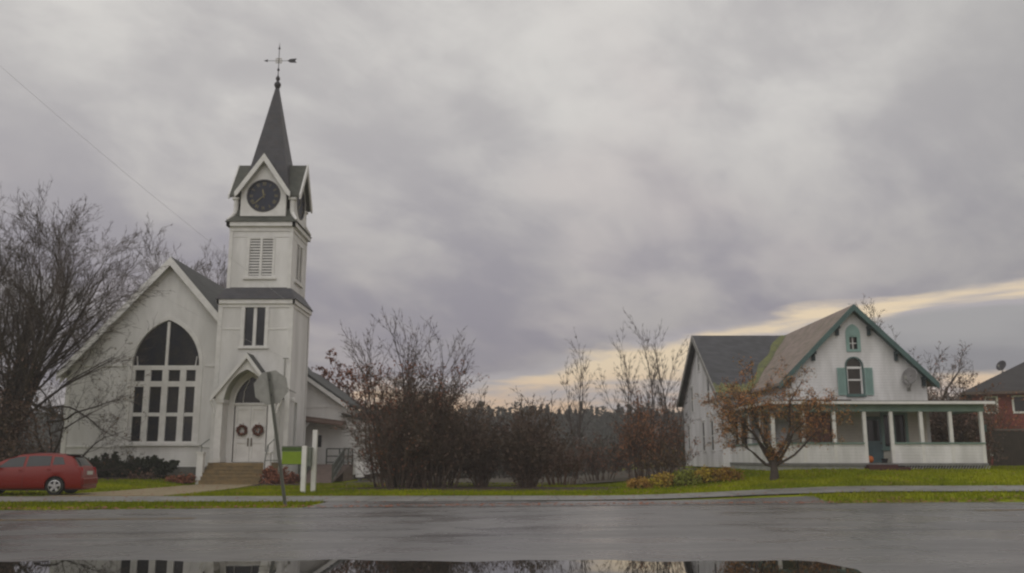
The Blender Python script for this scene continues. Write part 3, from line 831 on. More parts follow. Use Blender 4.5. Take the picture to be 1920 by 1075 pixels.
# steps and newels
b = MB()
b.box((TX - 1.66, 48.45, 0.0), (TX + 1.66, 49.995, 1.08))
for j in range(5):
    z = 1.08 - 0.18 * (j + 1); y1 = 48.45 - 0.28 * j
    b.box((TX - 1.62, y1 - 0.28, 0.0), (TX + 1.45, y1 - 0.002, z))
    b.box((TX - 1.64, y1 - 0.30, z + 0.002), (TX + 1.47, y1 - 0.003, z + 0.035))
b.build('steps', WOOD, ch)
for x in (TX - 1.80, TX + 1.66):
    b = MB(); b.box((x - 0.16, 47.6, 0.0), (x + 0.16, 47.95, 1.55)); b.box((x - 0.2, 47.56, 1.55), (x + 0.2, 47.99, 1.64))
    b.build('newel_post', TRIM, ch)
for x in (TX - 1.80, TX + 1.66):
    b = MB()
    b.tube([(x, 47.6, 1.95), (x, 48.9, 2.3)], 0.025, 5); b.tube([(x, 47.75, 1.6), (x, 47.75, 1.98)], 0.02, 5)
    if x > TX:
        b.tube([(x, 47.2, 0.0), (x, 47.2, 1.2)], 0.03, 5); b.tube([(x, 47.2, 1.2), (x, 47.6, 1.95)], 0.03, 5)
        b.tube([(x, 47.2, 0.7), (x + .9, 47.2, 0.7)], 0.02, 5); b.tube([(x, 47.2, 1.2), (x + .9, 47.2, 1.2)], 0.02, 5); b.tube([(x + .9, 47.2, 0), (x + .9, 47.2, 1.2)], 0.025, 5)
    b.build('handrail', RAILM, ch)
# service mast, conduit and lantern on the tower
b = MB(); sx_ = TX + H1 + 0.03
b.tube([(sx_ - 0.32, 49.93, 6.7), (sx_ - 0.32, 49.93, 5.4), (sx_ - 0.0, 49.9, 5.0), (sx_ + 0.12, 50.9, 4.9)], 0.025, 5)
b.tube([(sx_ - 0.42, 49.85, 6.72), (sx_ - 0.1, 49.85, 6.72)], 0.03, 5)
b.build('service_mast', GALV, ch)
b = MB(); b.lathe([(0.03, 0), (0.09, 0.05), (0.09, 0.2), (0.02, 0.28)], (sx_ + 0.10, 50.5, 4.35), 8)
b.build('lantern', TRIM, ch)
# ---- parish wing, set back behind the tower
b = MB(); YW = 58.0
b.prism([(-13.6, 0.3), (-10.75, 0.3), (-10.75, 4.62), (-13.6, 6.62)], front(YW), 0, -0.2)
b.prism([(-10.75, 0.3), (-9.3, 0.3), (-9.3, 3.7), (-10.75, 3.95)], front(YW + 0.05), 0, -0.2, )
b.box((-9.5, YW + 0.25, 0.3), (-9.31, 66, 3.7)); b.box((-10.95, YW + 0.2, 3.6), (-10.76, 66, 4.6))
b.build('wing_wall', CLAP, ch)
b = MB()
b.prism([(-13.9, 7.25), (-10.40, 4.80), (-10.40, 4.66), (-13.9, 7.05)], front(YW - 0.45), 0, -8.6)
b.prism([(-10.76, 4.12), (-9.0, 3.78), (-9.0, 3.68), (-10.76, 4.0)], front(YW - 0.30), 0, -8.4)
o = b.build('wing_roof', NAVER, ch)
b = MB(); b.prism([(-13.9, 7.05), (-10.38, 4.63), (-10.38, 4.36), (-13.9, 6.78)], front(YW - 0.49), 0, -0.05)
b.prism([(-13.6, 6.5), (-10.75, 4.5), (-10.75, 4.2), (-13.6, 6.2)], front(YW), 0.03, 0)
b.box((-13.6, YW - 0.035, 4.46), (-10.9, YW, 4.56)); b.box((-9.5, YW + 0.01, 0.5), (-9.27, YW + 0.05, 3.6))
b.build('rake_board', TRIM, o)
b = MB()   # canopy over the side entry
b.quadv((-13.9, 57.95, 4.05), (-13.9, 56.4, 3.75), (-10.5, 56.4, 3.35), (-10.5, 57.95, 3.62))
b.quadv((-13.9, 57.95, 3.95), (-13.9, 56.4, 3.65), (-10.5, 56.4, 3.25), (-10.5, 57.95, 3.52))
b.quadv((-13.9, 56.4, 3.75), (-13.9, 56.4, 3.65), (-10.5, 56.4, 3.25), (-10.5, 56.4, 3.35))
b.quadv((-10.5, 56.4, 3.35), (-10.5, 56.4, 3.25), (-10.5, 57.95, 3.52), (-10.5, 57.95, 3.62))
b.build('side_canopy', mat('brown_soffit', (0.12, 0.07, 0.05), 0.8), ch)
b = MB(); b.tube([(-12.75, 56.5, 0.3), (-12.75, 56.5, 3.2), (-12.5, 56.5, 3.5)], 0.05, 6); b.build('canopy_post', TRIM, ch)
b = MB(); b.box((-12.45, YW - 0.05, 2.0), (-12.0, YW - 0.02, 2.75)); o = b.build('side_door_window', GLASS, ch)
b = MB(); b.prism(rect(-12.55, 1.9, -11.9, 2.85), front(YW), 0.06, 0, [rect(-12.45, 2.0, -12.0, 2.75)]); b.build('window_frame', TRIM, o)

# ---- wheelchair ramp beside the church
rp = thing('wheelchair_ramp', 'wooden access ramp with grey railings beside the white church wing', 'ramp', (-10.8, 53.5, 0))
b = MB()
b.box((-12.6, 54.3, 0.0), (-9.9, 57.6, 0.95))
b.quadv((-9.9, 54.3, 0.95), (-9.9, 57.0, 0.95), (-9.6, 49.5, 0.02), (-11.4, 49.0, 0.02))
b.quadv((-11.6, 54.3, 0.95), (-9.9, 54.3, 0.95), (-9.5, 49.0, 0.02), (-11.3, 49.0, 0.02))
b.build('deck', mat('brown_ramp_boards', (0.16, 0.11, 0.09), 0.8, 0.2, 4.0), rp)
def railing(mb, p, q, h=0.95, n=4, bal=0):
    p, q = Vector(p), Vector(q)
    for hh_ in (h, h * 0.52, 0.12): mb.tube([p + Vector((0, 0, hh_)), q + Vector((0, 0, hh_))], 0.035, 4)
    for k in range(n + 1):
        a = p.lerp(q, k / n); mb.tube([a, a + Vector((0, 0, h))], 0.045, 4)
    for k in range(bal):
        a = p.lerp(q, (k + .5) / bal); mb.tube([a + Vector((0, 0, .1)), a + Vector((0, 0, h))], 0.014, 4)
for p, q, n_, bl in (((-12.6, 54.3, 0.95), (-11.6, 54.3, 0.95), 1, 6), ((-11.6, 54.3, 0.95), (-11.3, 49.0, 0.05), 4, 22), ((-9.9, 54.3, 0.95), (-9.5, 49.0, 0.05), 3, 20), ((-9.9, 57.2, 0.95), (-9.9, 54.3, 0.95), 2, 8), ((-11.5, 57.2, 0.95), (-9.9, 57.2, 0.95), 2, 0)):
    b = MB(); railing(b, p, q, 0.95, n_, bl); b.build('railing', RAILM, rp)
ub = thing('utility_cabinet', 'small white utility cabinet on the grass at the end of the ramp', 'cabinet', (-8.7, 53.0, 0.0))
b = MB(); b.box((-8.92, 52.8, 0.25), (-8.48, 53.2, 1.35)); b.build('body', TRIM, ub)
b = MB(); b.box((-8.96, 52.76, 1.35), (-8.44, 53.24, 1.45)); b.build('lid', TRIM, ub)
b = MB(); b.box((-8.80, 52.9, -0.05), (-8.60, 53.1, 0.25)); b.build('foot', POSTM, ub)

# ---- lawn sign with two white posts and a lime green board
sg = thing('lawn_sign', 'lime green notice board on a pair of white posts on the church lawn', 'sign', (-8.1, 37.0, 0))
b = MB(); b.box((-8.42, 36.92, -0.1), (-8.24, 37.10, 1.80)); b.build('post', TRIM, sg)
b = MB(); b.box((-8.14, 37.5, -0.1), (-7.96, 37.68, 2.45)); b.build('post', TRIM, sg)
b = MB()
b.box((-8.30, 37.10, 1.0), (-8.10, 37.5, 1.75)); b.build('end_panel', mat('grey_green_panel', (0.20, 0.22, 0.19), 0.7), sg)
b = MB(); b.box((-9.22, 36.98, 1.08), (-8.425, 37.02, 1.58)); lb = b.build('board', LIME, sg)
b = MB(); b.box((-9.24, 36.97, 1.585), (-8.425, 37.03, 1.75)); b.build('header', DGREEN, sg)
b = MB(); b.tube([(-9.24, 37.0, 1.77), (-8.4, 37.0, 1.77)], 0.02, 5); b.tube([(-9.22, 37.0, 1.06), (-8.4, 37.0, 1.06)], 0.015, 5); b.build('bracket', POSTM, sg)

# ---- stop sign seen from behind, leaning
sp_ = thing('stop_sign', 'octagonal road sign seen from behind on a leaning metal post', 'sign', (-6.35, 26.2, 0))
top = Vector((-7.03, 26.2, 3.75)); bot = Vector((-6.35, 26.2, -0.1))
b = MB(); d = (top - bot).normalized(); e = Vector((d.z, 0, -d.x))
# U-channel post
for off, wd, yy in ((0, 0.035, 0.0), (-0.035, 0.012, -0.03), (0.035, 0.012, -0.03)):
    c0 = bot + e * off; c1 = top + e * off
    i = len(b.v)
    for c in (c0, c1):
        for sx, sy in ((-1, -1), (1, -1), (1, 1), (-1, 1)):
            q = c + e * wd * sx; b.v.append((q.x, c.y + yy + 0.012 * sy, q.z))
    b.f += [(i, i + 1, i + 5, i + 4), (i + 1, i + 2, i + 6, i + 5), (i + 2, i + 3, i + 7, i + 6), (i + 3, i, i + 4, i + 7), (i + 4, i + 5, i + 6, i + 7)]
b.build('post', POSTM, sp_)
c = top + d * -0.45; b = MB()
oc = [(math.cos(PI / 8 + PI / 4 * k) * 0.515, math.sin(PI / 8 + PI / 4 * k) * 0.515) for k in range(8)]
b.prism(oc, lambda a, q, h: tuple(c + e * a + d * q + Vector((0, 0.035 + h, 0))), 0, 0.004)
sgp = b.build('sign_plate', GALV, sp_)
b = MB()
b.prism([(x * .995, y * .995) for x, y in oc], lambda a, q, h: tuple(c + e * a + d * q + Vector((0, 0.041 + h, 0))), 0, 0.002)
b.build('sign_face', LENSR, sgp)
b = MB()
for o_ in (-0.22, 0.22):
    q = c + d * o_; b.lathe([(0.001, 0), (0.02, 0.0), (0.02, 0.02), (0.001, 0.025)], (q.x, q.y - 0.05, q.z), 8, 'y')
b.build('bolts', IRON, sp_)

# ================================================================== CAR
def build_car():
    yaw = rad(6)
    root = thing('parked_car', 'red hatchback with silver alloy wheels parked beside the church lawn', 'car', (-17.62, 33.75, 0.02), yaw)
    root.scale = (1, 1, 1)
    def top(x): return lerpt([(-2.18, 0.62), (-2.10, 0.74), (-1.9, 0.86), (-1.5, 0.95), (-1.15, 1.01), (-0.85, 1.16), (-0.45, 1.36), (-0.15, 1.44), (0.35, 1.485), (0.9, 1.475), (1.35, 1.44), (1.62, 1.405), (1.74, 1.34), (1.98, 1.02), (2.05, 0.95), (2.11, 0.86), (2.14, 0.62)], x)
    def belt(x): return min(lerpt([(-2.2, 0.70), (-1.2, 0.93), (0, 0.95), (1.2, 1.0), (1.8, 1.04), (2.2, 0.9)], x), top(x) - 0.01)
    def hw_(x): return 0.87 * (1 - 0.16 * max(0, (-x - 1.5) / 0.68) ** 2 - 0.05 * max(0, (x - 1.6) / 0.54) ** 2)
    WX = (-1.32, 1.25); AR = 0.36
    def arch(x):
        for w_ in WX:
            if abs(x - w_) < AR: return 0.31 + math.sqrt(AR * AR - (x - w_) ** 2)
        return 0
    def ring(x):
        h = hw_(x); zb = belt(x); zt = top(x); a = arch(x)
        tum = 0.27 * min(1, max(0, (zt - zb) / 0.45))
        L = [(h - 0.10, 0.20), (h - 0.02, 0.26), (h, 0.45), (h + 0.005, 0.62), (h - 0.015, zb * 0.55 + 0.62 * 0.45), (h - 0.05, zb)]
        L = [(y, max(z, a)) for y, z in L]
        up = [(h - 0.05 - tum * t, zb + (zt - 0.05 - zb) * t if zt - 0.05 > zb else zb + 0.0 * t) for t in (0.35, 0.7, 1.0)]
        cr = [((h - 0.05 - tum) * t, zt - 0.05 * t * t - 0.0) for t in (0.85, 0.5, 0.0)]
        return L + up + cr
    xs_ = sorted(set([-2.18, -2.12, -2.0, -1.9, -1.78, -1.15, -1.0, -0.85, -0.65, -0.45, -0.3, -0.15, 0.1, 0.35, 0.6, 1.35, 1.5, 1.62, 1.71, 1.80, 1.89, 1.98, 2.05, 2.10, 2.14] + [w_ + AR * math.cos(PI * k / 10) * s_ for w_ in WX for k in range(11) for s_ in (1, 1.0001)]))
    b = MB(); n = 0
    for x in xs_:
        r = ring(x); pts = [(x, -y, z) for y, z in r] + [(x, y, z) for y, z in reversed(r[:-1])]
        n = len(pts); b.v.extend(pts)
    for i in range(len(xs_) - 1):
        for j in range(n - 1):
            a = i * n + j; b.f.append((a, a + 1, a + n + 1, a + n))
    b.f.append(tuple(range(n))); k = (len(xs_) - 1) * n; b.f.append(tuple(range(k, k + n))[::-1])
    body = b.build('body', RED, root, local=True)
    md = body.modifiers.new('edge', 'BEVEL'); md.width = 0.01; md.limit_method = 'ANGLE'; md.angle_limit = rad(35)
    for p in body.data.polygons: p.use_smooth = True
    b = MB(); b.box((-1.95, -0.70, 0.16), (1.95, 0.70, 0.80)); b.build('underbody', PLAST, root, local=True)
    def side_patch(s, x0f, x1f, t0, t1, name, m, off=0.008):
        b = MB(); nx, nz = 8, 4
        for i in range(nx + 1):
            for j in range(nz + 1):
                t = t0 + (t1 - t0) * j / nz
                x = x0f(t) + (x1f(t) - x0f(t)) * i / nx
                h = hw_(x); zb = belt(x); zt = top(x); tum = 0.27 * min(1, max(0, (zt - zb) / 0.45))
                y = h - 0.05 - tum * t + off; z = zb + (zt - 0.05 - zb) * t
                b.v.append((x, s * y, z))
        for i in range(nx):
            for j in range(nz):
                a = i * (nz + 1) + j; b.f.append((a, a + 1, a + nz + 2, a + nz + 1))
        return b.build(name, m, root, local=True, smooth=True)
    CG = mat('car_glass', (0.02, 0.022, 0.024), 0.04, 0.05)
    for s in (-1, 1):
        side_patch(s, lambda t: -0.88 + 0.50 * t, lambda t: 0.10, 0.08, 0.88, 'side_window', CG)
        side_patch(s, lambda t: 0.20, lambda t: 1.02 - 0.04 * t, 0.08, 0.88, 'side_window', CG)
        side_patch(s, lambda t: 1.10 - 0.02 * t, lambda t: 1.56 - 0.22 * t, 0.14, 0.84, 'quarter_window', CG)
        b = MB(); b.box((-0.02, s * 0.875, 0.85), (0.10, s * 0.89, 0.88)); b.box((0.95, s * 0.875, 0.88), (1.07, s * 0.89, 0.91)); b.build('door_handle', RED, root, local=True)
        b = MB(); b.box((-0.80, s * 0.86, 0.98), (-0.66, s * 1.02, 1.10)); b.build('wing_mirror', RED, root, local=True)
        b = MB()   # door shut lines
        for x in (-0.92, 0.15, 1.05):
            b.tube([(x, s * (hw_(x) + 0.004), 0.28), (x, s * (hw_(x) + 0.006), 0.62), (x, s * (hw_(x) - 0.045), belt(x))], 0.004, 4)
        b.build('door_seam', PLAST, root, local=True)
    def top_patch(x0, x1, yf, name, m):
        b = MB(); nx, ny = 8, 8
        for i in range(nx + 1):
            x = x0 + (x1 - x0) * i / nx
            for j in range(ny + 1):
                y = yf(x) * (2 * j / ny - 1)
                zb = belt(x); zt = top(x); tum = 0.27 * min(1, max(0, (zt - zb) / 0.45)); e_ = hw_(x) - 0.05 - tum
                z = zt - 0.05 * (y / e_) ** 2
                b.v.append((x, y, z + 0.008))
        for i in range(nx):
            for j in range(ny):
                a = i * (ny + 1) + j; b.f.append((a, a + 1, a + ny + 2, a + ny + 1))
        return b.build(name, m, root, local=True, smooth=True)
    top_patch(-1.12, -0.22, lambda x: 0.66 - 0.10 * (x + 1.1), 'windscreen', CG)
    top_patch(1.73, 1.98, lambda x: 0.50 + 0.3 * (x - 1.66), 'rear_window', CG)
    b = MB(); b.box((1.45, -0.52, 1.40), (1.78, 0.52, 1.435)); b.box((1.5, -0.5, 1.37), (1.6, -0.4, 1.41)); b.box((1.5, 0.4, 1.37), (1.6, 0.5, 1.41)); b.build('spoiler', PLAST, root, local=True)
    for s in (-1, 1):
        b = MB()
        P = [(1.93, 0.80, 0.98), (2.11, 0.66, 0.96), (2.135, 0.68, 0.70), (2.02, 0.81, 0.68)]
        i = len(b.v)
        b.v += [(x, s * y, z) for x, y, z in P] + [(x - 0.16, s * (y - 0.10), z) for x, y, z in P]
        b.f += [(i, i + 1, i + 2, i + 3), (i + 4, i + 7, i + 6, i + 5), (i, i + 4, i + 5, i + 1), (i + 1, i + 5, i + 6, i + 2), (i + 2, i + 6, i + 7, i + 3), (i + 3, i + 7, i + 4, i)]
        b.build('tail_light', LENSR, root, local=True)
        b = MB(); b.box((-2.13, s * 0.50, 0.66), (-1.95, s * 0.74, 0.80)); b.build('headlight', GALV, root, local=True)
    b = MB(); b.box((1.95, -0.78, 0.34), (2.20, 0.78, 0.60)); b.box((1.9, -0.70, 0.22), (2.15, 0.70, 0.34)); bp = b.build('rear_bumper', RED, root, local=True)
    md = bp.modifiers.new('b', 'BEVEL'); md.width = 0.05; md.segments = 3
    b = MB(); b.box((2.12, -0.26, 0.70), (2.155, 0.26, 0.83)); b.build('number_plate', PLATE, root, local=True)
    for w_ in WX:
        for s in (-1, 1):
            c = (w_, s * 0.76, 0.31)
            b = MB(); b.lathe([(0.20, -0.10), (0.29, -0.10), (0.31, -0.07), (0.31, 0.07), (0.29, 0.10), (0.20, 0.10), (0.20, -0.10)], c, 28, 'y', cap=False)
            wh = b.build('wheel', TYRE, root, local=True, smooth=False)
            b = MB()
            y = s * 0.865
            b.lathe([(0.19, -0.02), (0.215, -0.01), (0.215, 0.01), (0.19, 0.0), (0.19, -0.02)], (w_, y, 0.31), 28, 'y', cap=False)
            for k in range(5):
                t = 2 * PI * k / 5 + 0.3
                d_ = Vector((math.cos(t), math.sin(t))); n_ = Vector((-d_.y, d_.x))
                pl = [d_ * 0.03 + n_ * 0.035, d_ * 0.20 + n_ * 0.05, d_ * 0.20 - n_ * 0.05, d_ * 0.03 - n_ * 0.035]
                b.prism([tuple(q) for q in pl], lambda a, q, h, w_=w_, y=y: (w_ + a, y + h, 0.31 + q), -0.015, 0.012)
            b.lathe([(0.001, -0.02), (0.05, -0.02), (0.05, 0.02), (0.001, 0.02)], (w_, y, 0.31), 12, 'y')
            b.build('rim', ALLOY, wh, local=True)
            b = MB(); b.lathe([(0.001, -0.01), (0.20, -0.01), (0.20, 0.01), (0.001, 0.01)], (w_, s * 0.80, 0.31), 20, 'y'); b.build('brake_disc', IRON, wh, local=True)
    return root
build_car()

# ================================================================== WHITE HOUSE
GB = 0.85
hs = thing('white_house', 'white clapboard farmhouse with teal trim and a screened front porch', 'house', (16.2, 42.7, GB))
MX = 16.16; MHW = 3.31; MY = 42.7
WXL = 11.0; WY0, WY1 = 48.0, 58.5; RY = 53.25
RZ = 8.42
def arch2(cx, half, z0, zs): return roundarch(cx, half, z0, zs)
b = MB()
hb1 = arch2(16.12, 0.36, 4.28, 5.60); hb2 = arch2(16.16, 0.22, 6.35, 7.12)
b.prism([(MX - MHW, GB), (MX + MHW, GB), (MX + MHW, 5.0), (MX, RZ - 0.22), (MX - MHW, 5.0)], front(MY), 0, -0.2, [hb1, hb2, rect(14.02, 1.95, 14.92, 3.25) if False else rect(17.3, 1.85, 18.3, 3.3), rect(16.35, 1.06, 17.2, 3.2) if False else rect(13.95, 1.85, 14.9, 3.3)])
b.box((MX + MHW - 0.2, MY + 0.2, GB), (MX + MHW, 58.4, 5.0)); b.box((MX - MHW, MY + 0.2, GB), (MX - MHW + 0.2, WY0, 5.0))
b.build('gable_wall', CLAPH, hs)
b = MB()   # wing: end wall faces the church, front wall under the eave
ML = F((WXL, 0, 0), (0, -1), (-1, 0))   # a = -Y, outward = -X
WSL = (RZ - 0.15 - 5.0) / (RY - WY0)
def yz(y, z): return (-y, z)
wins = [(50.9, 4.25, 5.7, .28), (55.6, 4.1, 5.5, .28), (53.3, 6.35, 7.3, .22), (50.3, 1.75, 3.3, .30), (52.6, 1.75, 3.3, .30), (57.0, 1.9, 3.3, .28)]
holes = [[yz(y + hw, z0), yz(y - hw, z0), yz(y - hw, z1), yz(y + hw, z1)] for y, z0, z1, hw in wins]
b.prism([yz(WY1, GB), yz(WY0, GB), yz(WY0, 4.95), yz(RY, RZ - 0.2), yz(WY1, 4.95)], ML, 0, -0.2, holes)
b.prism([(WXL + 0.2, GB), (MX - MHW, GB), (MX - MHW, 4.9), (WXL + 0.2, 4.9)], front(WY0), 0, -0.2, [rect(11.7, 1.8, 12.3, 3.2)])
b.box((WXL + 0.2, WY1 - 0.2, GB), (MX + MHW - 0.2, WY1, 4.9))
b.build('wing_wall', CLAPH, hs)
for y, z0, z1, hw in wins:
    b = MB(); b.box((-y - hw, z0, -0.03), (-y + hw, z1, -0.01), ML); o = b.build('window', GLASS, hs)
    b = MB(); b.prism([(-y - hw - .1, z0 - .08), (-y + hw + .1, z0 - .08), (-y + hw + .1, z1 + .1), (-y - hw - .1, z1 + .1)], ML, 0.035, 0, [[(-y - hw, z0), (-y + hw, z0), (-y + hw, z1), (-y - hw, z1)]])
    b.box((-y - hw, (z0 + z1) / 2 - 0.025, -0.009), (-y + hw, (z0 + z1) / 2 + 0.025, 0.01), ML)
    b.box((-y - hw - .16, z1 + .1, 0), (-y + hw + .16, z1 + .18, 0.07), ML); b.build('window_frame', TRIM, o)
b = MB(); b.box((11.7, WY0 + 0.1, 1.8), (12.3, WY0 + 0.13, 3.2)); b.build('window', GLASS, hs)
# main roof slabs (ridge runs back)
oh = 0.40; ee = MHW + 0.38
def mainz(x): return RZ - abs(x - MX) * 1.0
b = MB()
for s in (-1, 1):
    poly = [(MX, RZ + 0.05), (MX + s * ee, RZ + 0.05 - ee), (MX + s * ee, RZ - 0.08 - ee), (MX, RZ - 0.12)]
    b.prism(poly, front(MY - oh), 0, -(WY1 + 0.3 - MY + oh))
b.build('main_roof', BROWNR, hs)
# wing roof: two slabs, cut along the valley
b = MB()
def wz(y): return RZ - 0.03 - abs(y - RY) * 0.66
y0 = WY0 - 0.45
def valx(y): return MX - (RZ - wz(y)) + 0.0
P = [(WXL - 0.35, y0), (valx(y0), y0), (MX - 0.02, RY), (WXL - 0.35, RY)]
for lift, flip in ((0.06, 0), (-0.08, 1)):
    b.quadv(*[(x, y, wz(y) + lift) for x, y in P])
b.quadv(*[(x, y, wz(y) + l) for (x, y), l in ((P[0], .06), (P[1], .06), (P[1], -.08), (P[0], -.08))])
y9 = WY1 + 0.45
P2 = [(WXL - 0.35, y9), (MX, y9), (MX - 0.02, RY), (WXL - 0.35, RY)]
for lift in (0.06, -0.08): b.quadv(*[(x, y, wz(y) + lift) for x, y in P2])
b.quadv(*[(x, y, wz(y) + l) for (x, y), l in ((P2[0], .06), (P2[1], .06), (P2[1], -.08), (P2[0], -.08))])
wr_ = b.build('wing_roof', GREYR, hs)
b = MB()   # moss along the valley and eave
q = []
for t in [k / 14 for k in range(15)]:
    y = y0 + (RY - y0) * t; x = valx(y); wv_ = 0.34 + 0.10 * math.sin(t * 17)
    q.append((x, y, wv_))
for (x, y, a), (x2, y2, a2) in zip(q, q[1:]):
    b.quadv((x - a, y, wz(y) + 0.067), (x - 0.0, y, wz(y) + 0.075), (x2 - 0.0, y2, wz(y2) + 0.075), (x2 - a2, y2, wz(y2) + 0.067))
    b.quadv((x, y, wz(y) + 0.075), (x + a * .8, y, mainz(x + a * .8) + 0.062), (x2 + a2 * .8, y2, mainz(x2 + a2 * .8) + 0.062), (x2, y2, wz(y2) + 0.075))
n_ = 14
for k in range(n_):
    x0 = WXL - 0.34 + (valx(y0) - WXL + 0.3) * k / n_; x1 = WXL - 0.34 + (valx(y0) - WXL + 0.3) * (k + 1) / n_
    d0 = 0.75 + 0.18 * math.sin(k * 1.9); d1 = 0.75 + 0.18 * math.sin((k + 1) * 1.9)
    b.quadv((x0, y0 + 0.01, wz(y0) + 0.067), (x1, y0 + 0.01, wz(y0) + 0.067), (x1, y0 + d1, wz(y0 + d1) + 0.067), (x0, y0 + d0, wz(y0 + d0) + 0.067))
b.build('roof_moss', MOSS, hs, fix=False)
# bargeboards, brackets
b = MB()
for s in (-1, 1):
    poly = [(MX, RZ + 0.07), (MX + s * (ee + .03), RZ + 0.07 - ee - .03), (MX + s * (ee + .03), RZ - 0.22 - ee - .03), (MX, RZ - 0.24)]
    b.prism(poly, front(MY - oh), 0.05 - 0.002 * (s + 1), 0.002)
    poly = [(MX, RZ - 0.12), (MX + s * ee, RZ - 0.12 - ee), (MX + s * ee, RZ - 0.16 - ee), (MX, RZ - 0.17)]
    b.prism(poly, front(MY - oh), 0, -oh)
b.build('bargeboard', TEAL, hs)
for s in (-1, 1):
    for d_ in (0.75, 1.95, 3.15):
        b = MB(); x = MX + s * d_; z = RZ - 0.18 - d_
        b.box((x - 0.08, MY - oh + 0.06, z - 0.16), (x + 0.08, MY, z - 0.02)); b.box((x - 0.07, MY - 0.14, z - 0.46), (x + 0.07, MY, z - 0.16))
        b.build('eave_bracket', TEALD, hs)
b = MB()  # wing end rakes
for s in (-1, 1):
    yy = RY + s * (RY - WY0 + 0.45)
    A = (RY, RZ + 0.05); C = (yy, wz(yy) + 0.08)
    poly = [yz(*A), yz(*C), yz(C[0], C[1] - 0.34), yz(A[0], A[1] - 0.34)]
    b.prism(poly, F((WXL - 0.36, 0, 0), (0, -1), (-1, 0)), 0.03 - 0.002 * (s + 1), -0.02)
b.build('rake_board', mat('grey_weathered_board', (0.30, 0.29, 0.27), 0.7), wr_)
b = MB(); b.box((WXL - 0.3, y0 - 0.03, wz(y0) - 0.16), (valx(y0), y0 - 0.005, wz(y0) + 0.03)); b.box((WXL - 0.01, y0, wz(y0) - 0.14), (MX - MHW - 0.01, WY0, wz(y0) - 0.1)); b.build('eave_board', mat('grey_green_board', (0.26, 0.28, 0.24), 0.7), wr_)
# gable windows
b = MB(); b.prism([(x, z) for x, z in hb1], front(MY + 0.12), 0.0, -0.02); gw = b.build('arched_window', GLASS, hs)
b = MB()
b.prism(arch2(16.12, 0.43, 4.20, 5.60), front(MY), 0.04, 0, [hb1]); b.box((15.66, MY - 0.09, 4.14), (16.58, MY - 0.041, 4.21))
b.build('window_frame', TEAL, gw)
b = MB(); b.box((15.77, MY + 0.03, 5.46), (16.47, MY + 0.118, 5.56)); b.box((15.77, MY + 0.05, 4.90), (16.47, MY + 0.117, 4.97)); b.box((15.765, MY + 0.04, 4.29), (15.82, MY + 0.116, 5.45)); b.box((16.42, MY + 0.04, 4.29), (16.475, MY + 0.116, 5.45))
b.build('sash', TRIM, gw)
for s in (-1, 1):
    b = MB(); x0 = 16.12 + s * 0.45; x1 = 16.12 + s * 0.83
    b.prism(rect(min(x0, x1), 4.22, max(x0, x1), 5.50), front(MY), 0.075, 0.045, [rect(min(x0, x1) + .05, 4.28, max(x0, x1) - .05, 5.44)])
    for k in range(18): b.box((min(x0, x1) + .05, MY - 0.07, 4.29 + k * 0.064), (max(x0, x1) - .05, MY - 0.05, 4.33 + k * 0.064))
    b.box((min(x0, x1) + .05, MY - 0.048, 4.29), (max(x0, x1) - .05, MY - 0.046, 5.44))
    b.build('shutter', TEALL, gw)
b = MB(); b.box((15.94, MY + 0.10, 6.35), (16.38, MY + 0.12, 7.0)); gw = b.build('attic_window', GLASS, hs)
b = MB(); b.prism(gothic(16.16, 0.34, 6.26, 7.12, 0.46), front(MY), 0.04, 0, [rect(15.98, 6.38, 16.34, 6.96)])
b.prism(gothic(16.16, 0.20, 7.02, 7.12, 0.26), front(MY), 0.055, 0.041)
b.build('window_frame', TEALL, gw)
b = MB(); b.box((16.14, MY + 0.05, 6.38), (16.18, MY + 0.098, 6.96)); b.box((15.98, MY + 0.055, 6.65), (16.34, MY + 0.097, 6.69)); b.build('sash', TRIM, gw)
# chimney
b = MB(); b.box((17.35, 50, 6.0), (17.95, 50.6, 8.62)); b.box((17.29, 49.94, 8.62), (18.01, 50.66, 8.76)); b.build('chimney', BRICK, hs)
# porch
PY = 40.0; PXL, PXR = 11.32, 20.66; ZF = 1.12
b = MB()
b.prism([(PXL - 0.25, PY - 0.3), (PXR + 0.3, PY - 0.3), (PXR + 0.3, MY + 0.2), (MX - MHW, MY + 0.2), (MX - MHW, WY0), (PXL - 0.25, WY0)], lambda a, c, h: (a, c, h + 0.03 * (c - 39.7)), 3.66, 3.78)
pr = b.build('porch_roof', mat('damp_porch_roofing', (0.10, 0.10, 0.10), 0.5, 0.1), hs)
b = MB(); b.box((MX - 3.2, MY - 0.35, 3.90), (MX - 0.4, MY - 0.03, 3.99)); b.build('flashing', DARKWOOD, pr)
b = MB(); b.box((PXL - 0.30, PY - 0.35, 3.63), (PXR + 0.34, PY - 0.302, 3.75)); b.box((PXL - 0.30, PY - 0.30, 3.63), (PXL - 0.255, WY0, 3.749)); b.build('gutter', TRIM, pr)
b = MB(); b.box((PXL, PY, 3.32), (PXR, PY + 0.15, 3.655)); b.box((PXL, PY + 0.15, 3.32), (PXL + 0.15, WY0 - 0.01, 3.654)); b.box((PXR - 0.15, PY + 0.15, 3.32), (PXR, MY + 0.1, 3.654)); b.build('porch_frieze', TEALM, hs)
fposts = [11.40, 12.74, 14.07, 15.40, 16.57, 17.88, 19.16, 20.52]
for x in fposts:
    b = MB(); b.box((x - 0.075, PY + 0.01, ZF - 0.02), (x + 0.075, PY + 0.14, 3.318)); b.build('porch_post', TRIM, hs)
for y in (41.9, 43.9, 45.9):
    b = MB(); b.box((PXL + 0.01, y - 0.07, ZF), (PXL + 0.13, y + 0.07, 3.318)); b.build('porch_post', TRIM, hs)
b = MB()
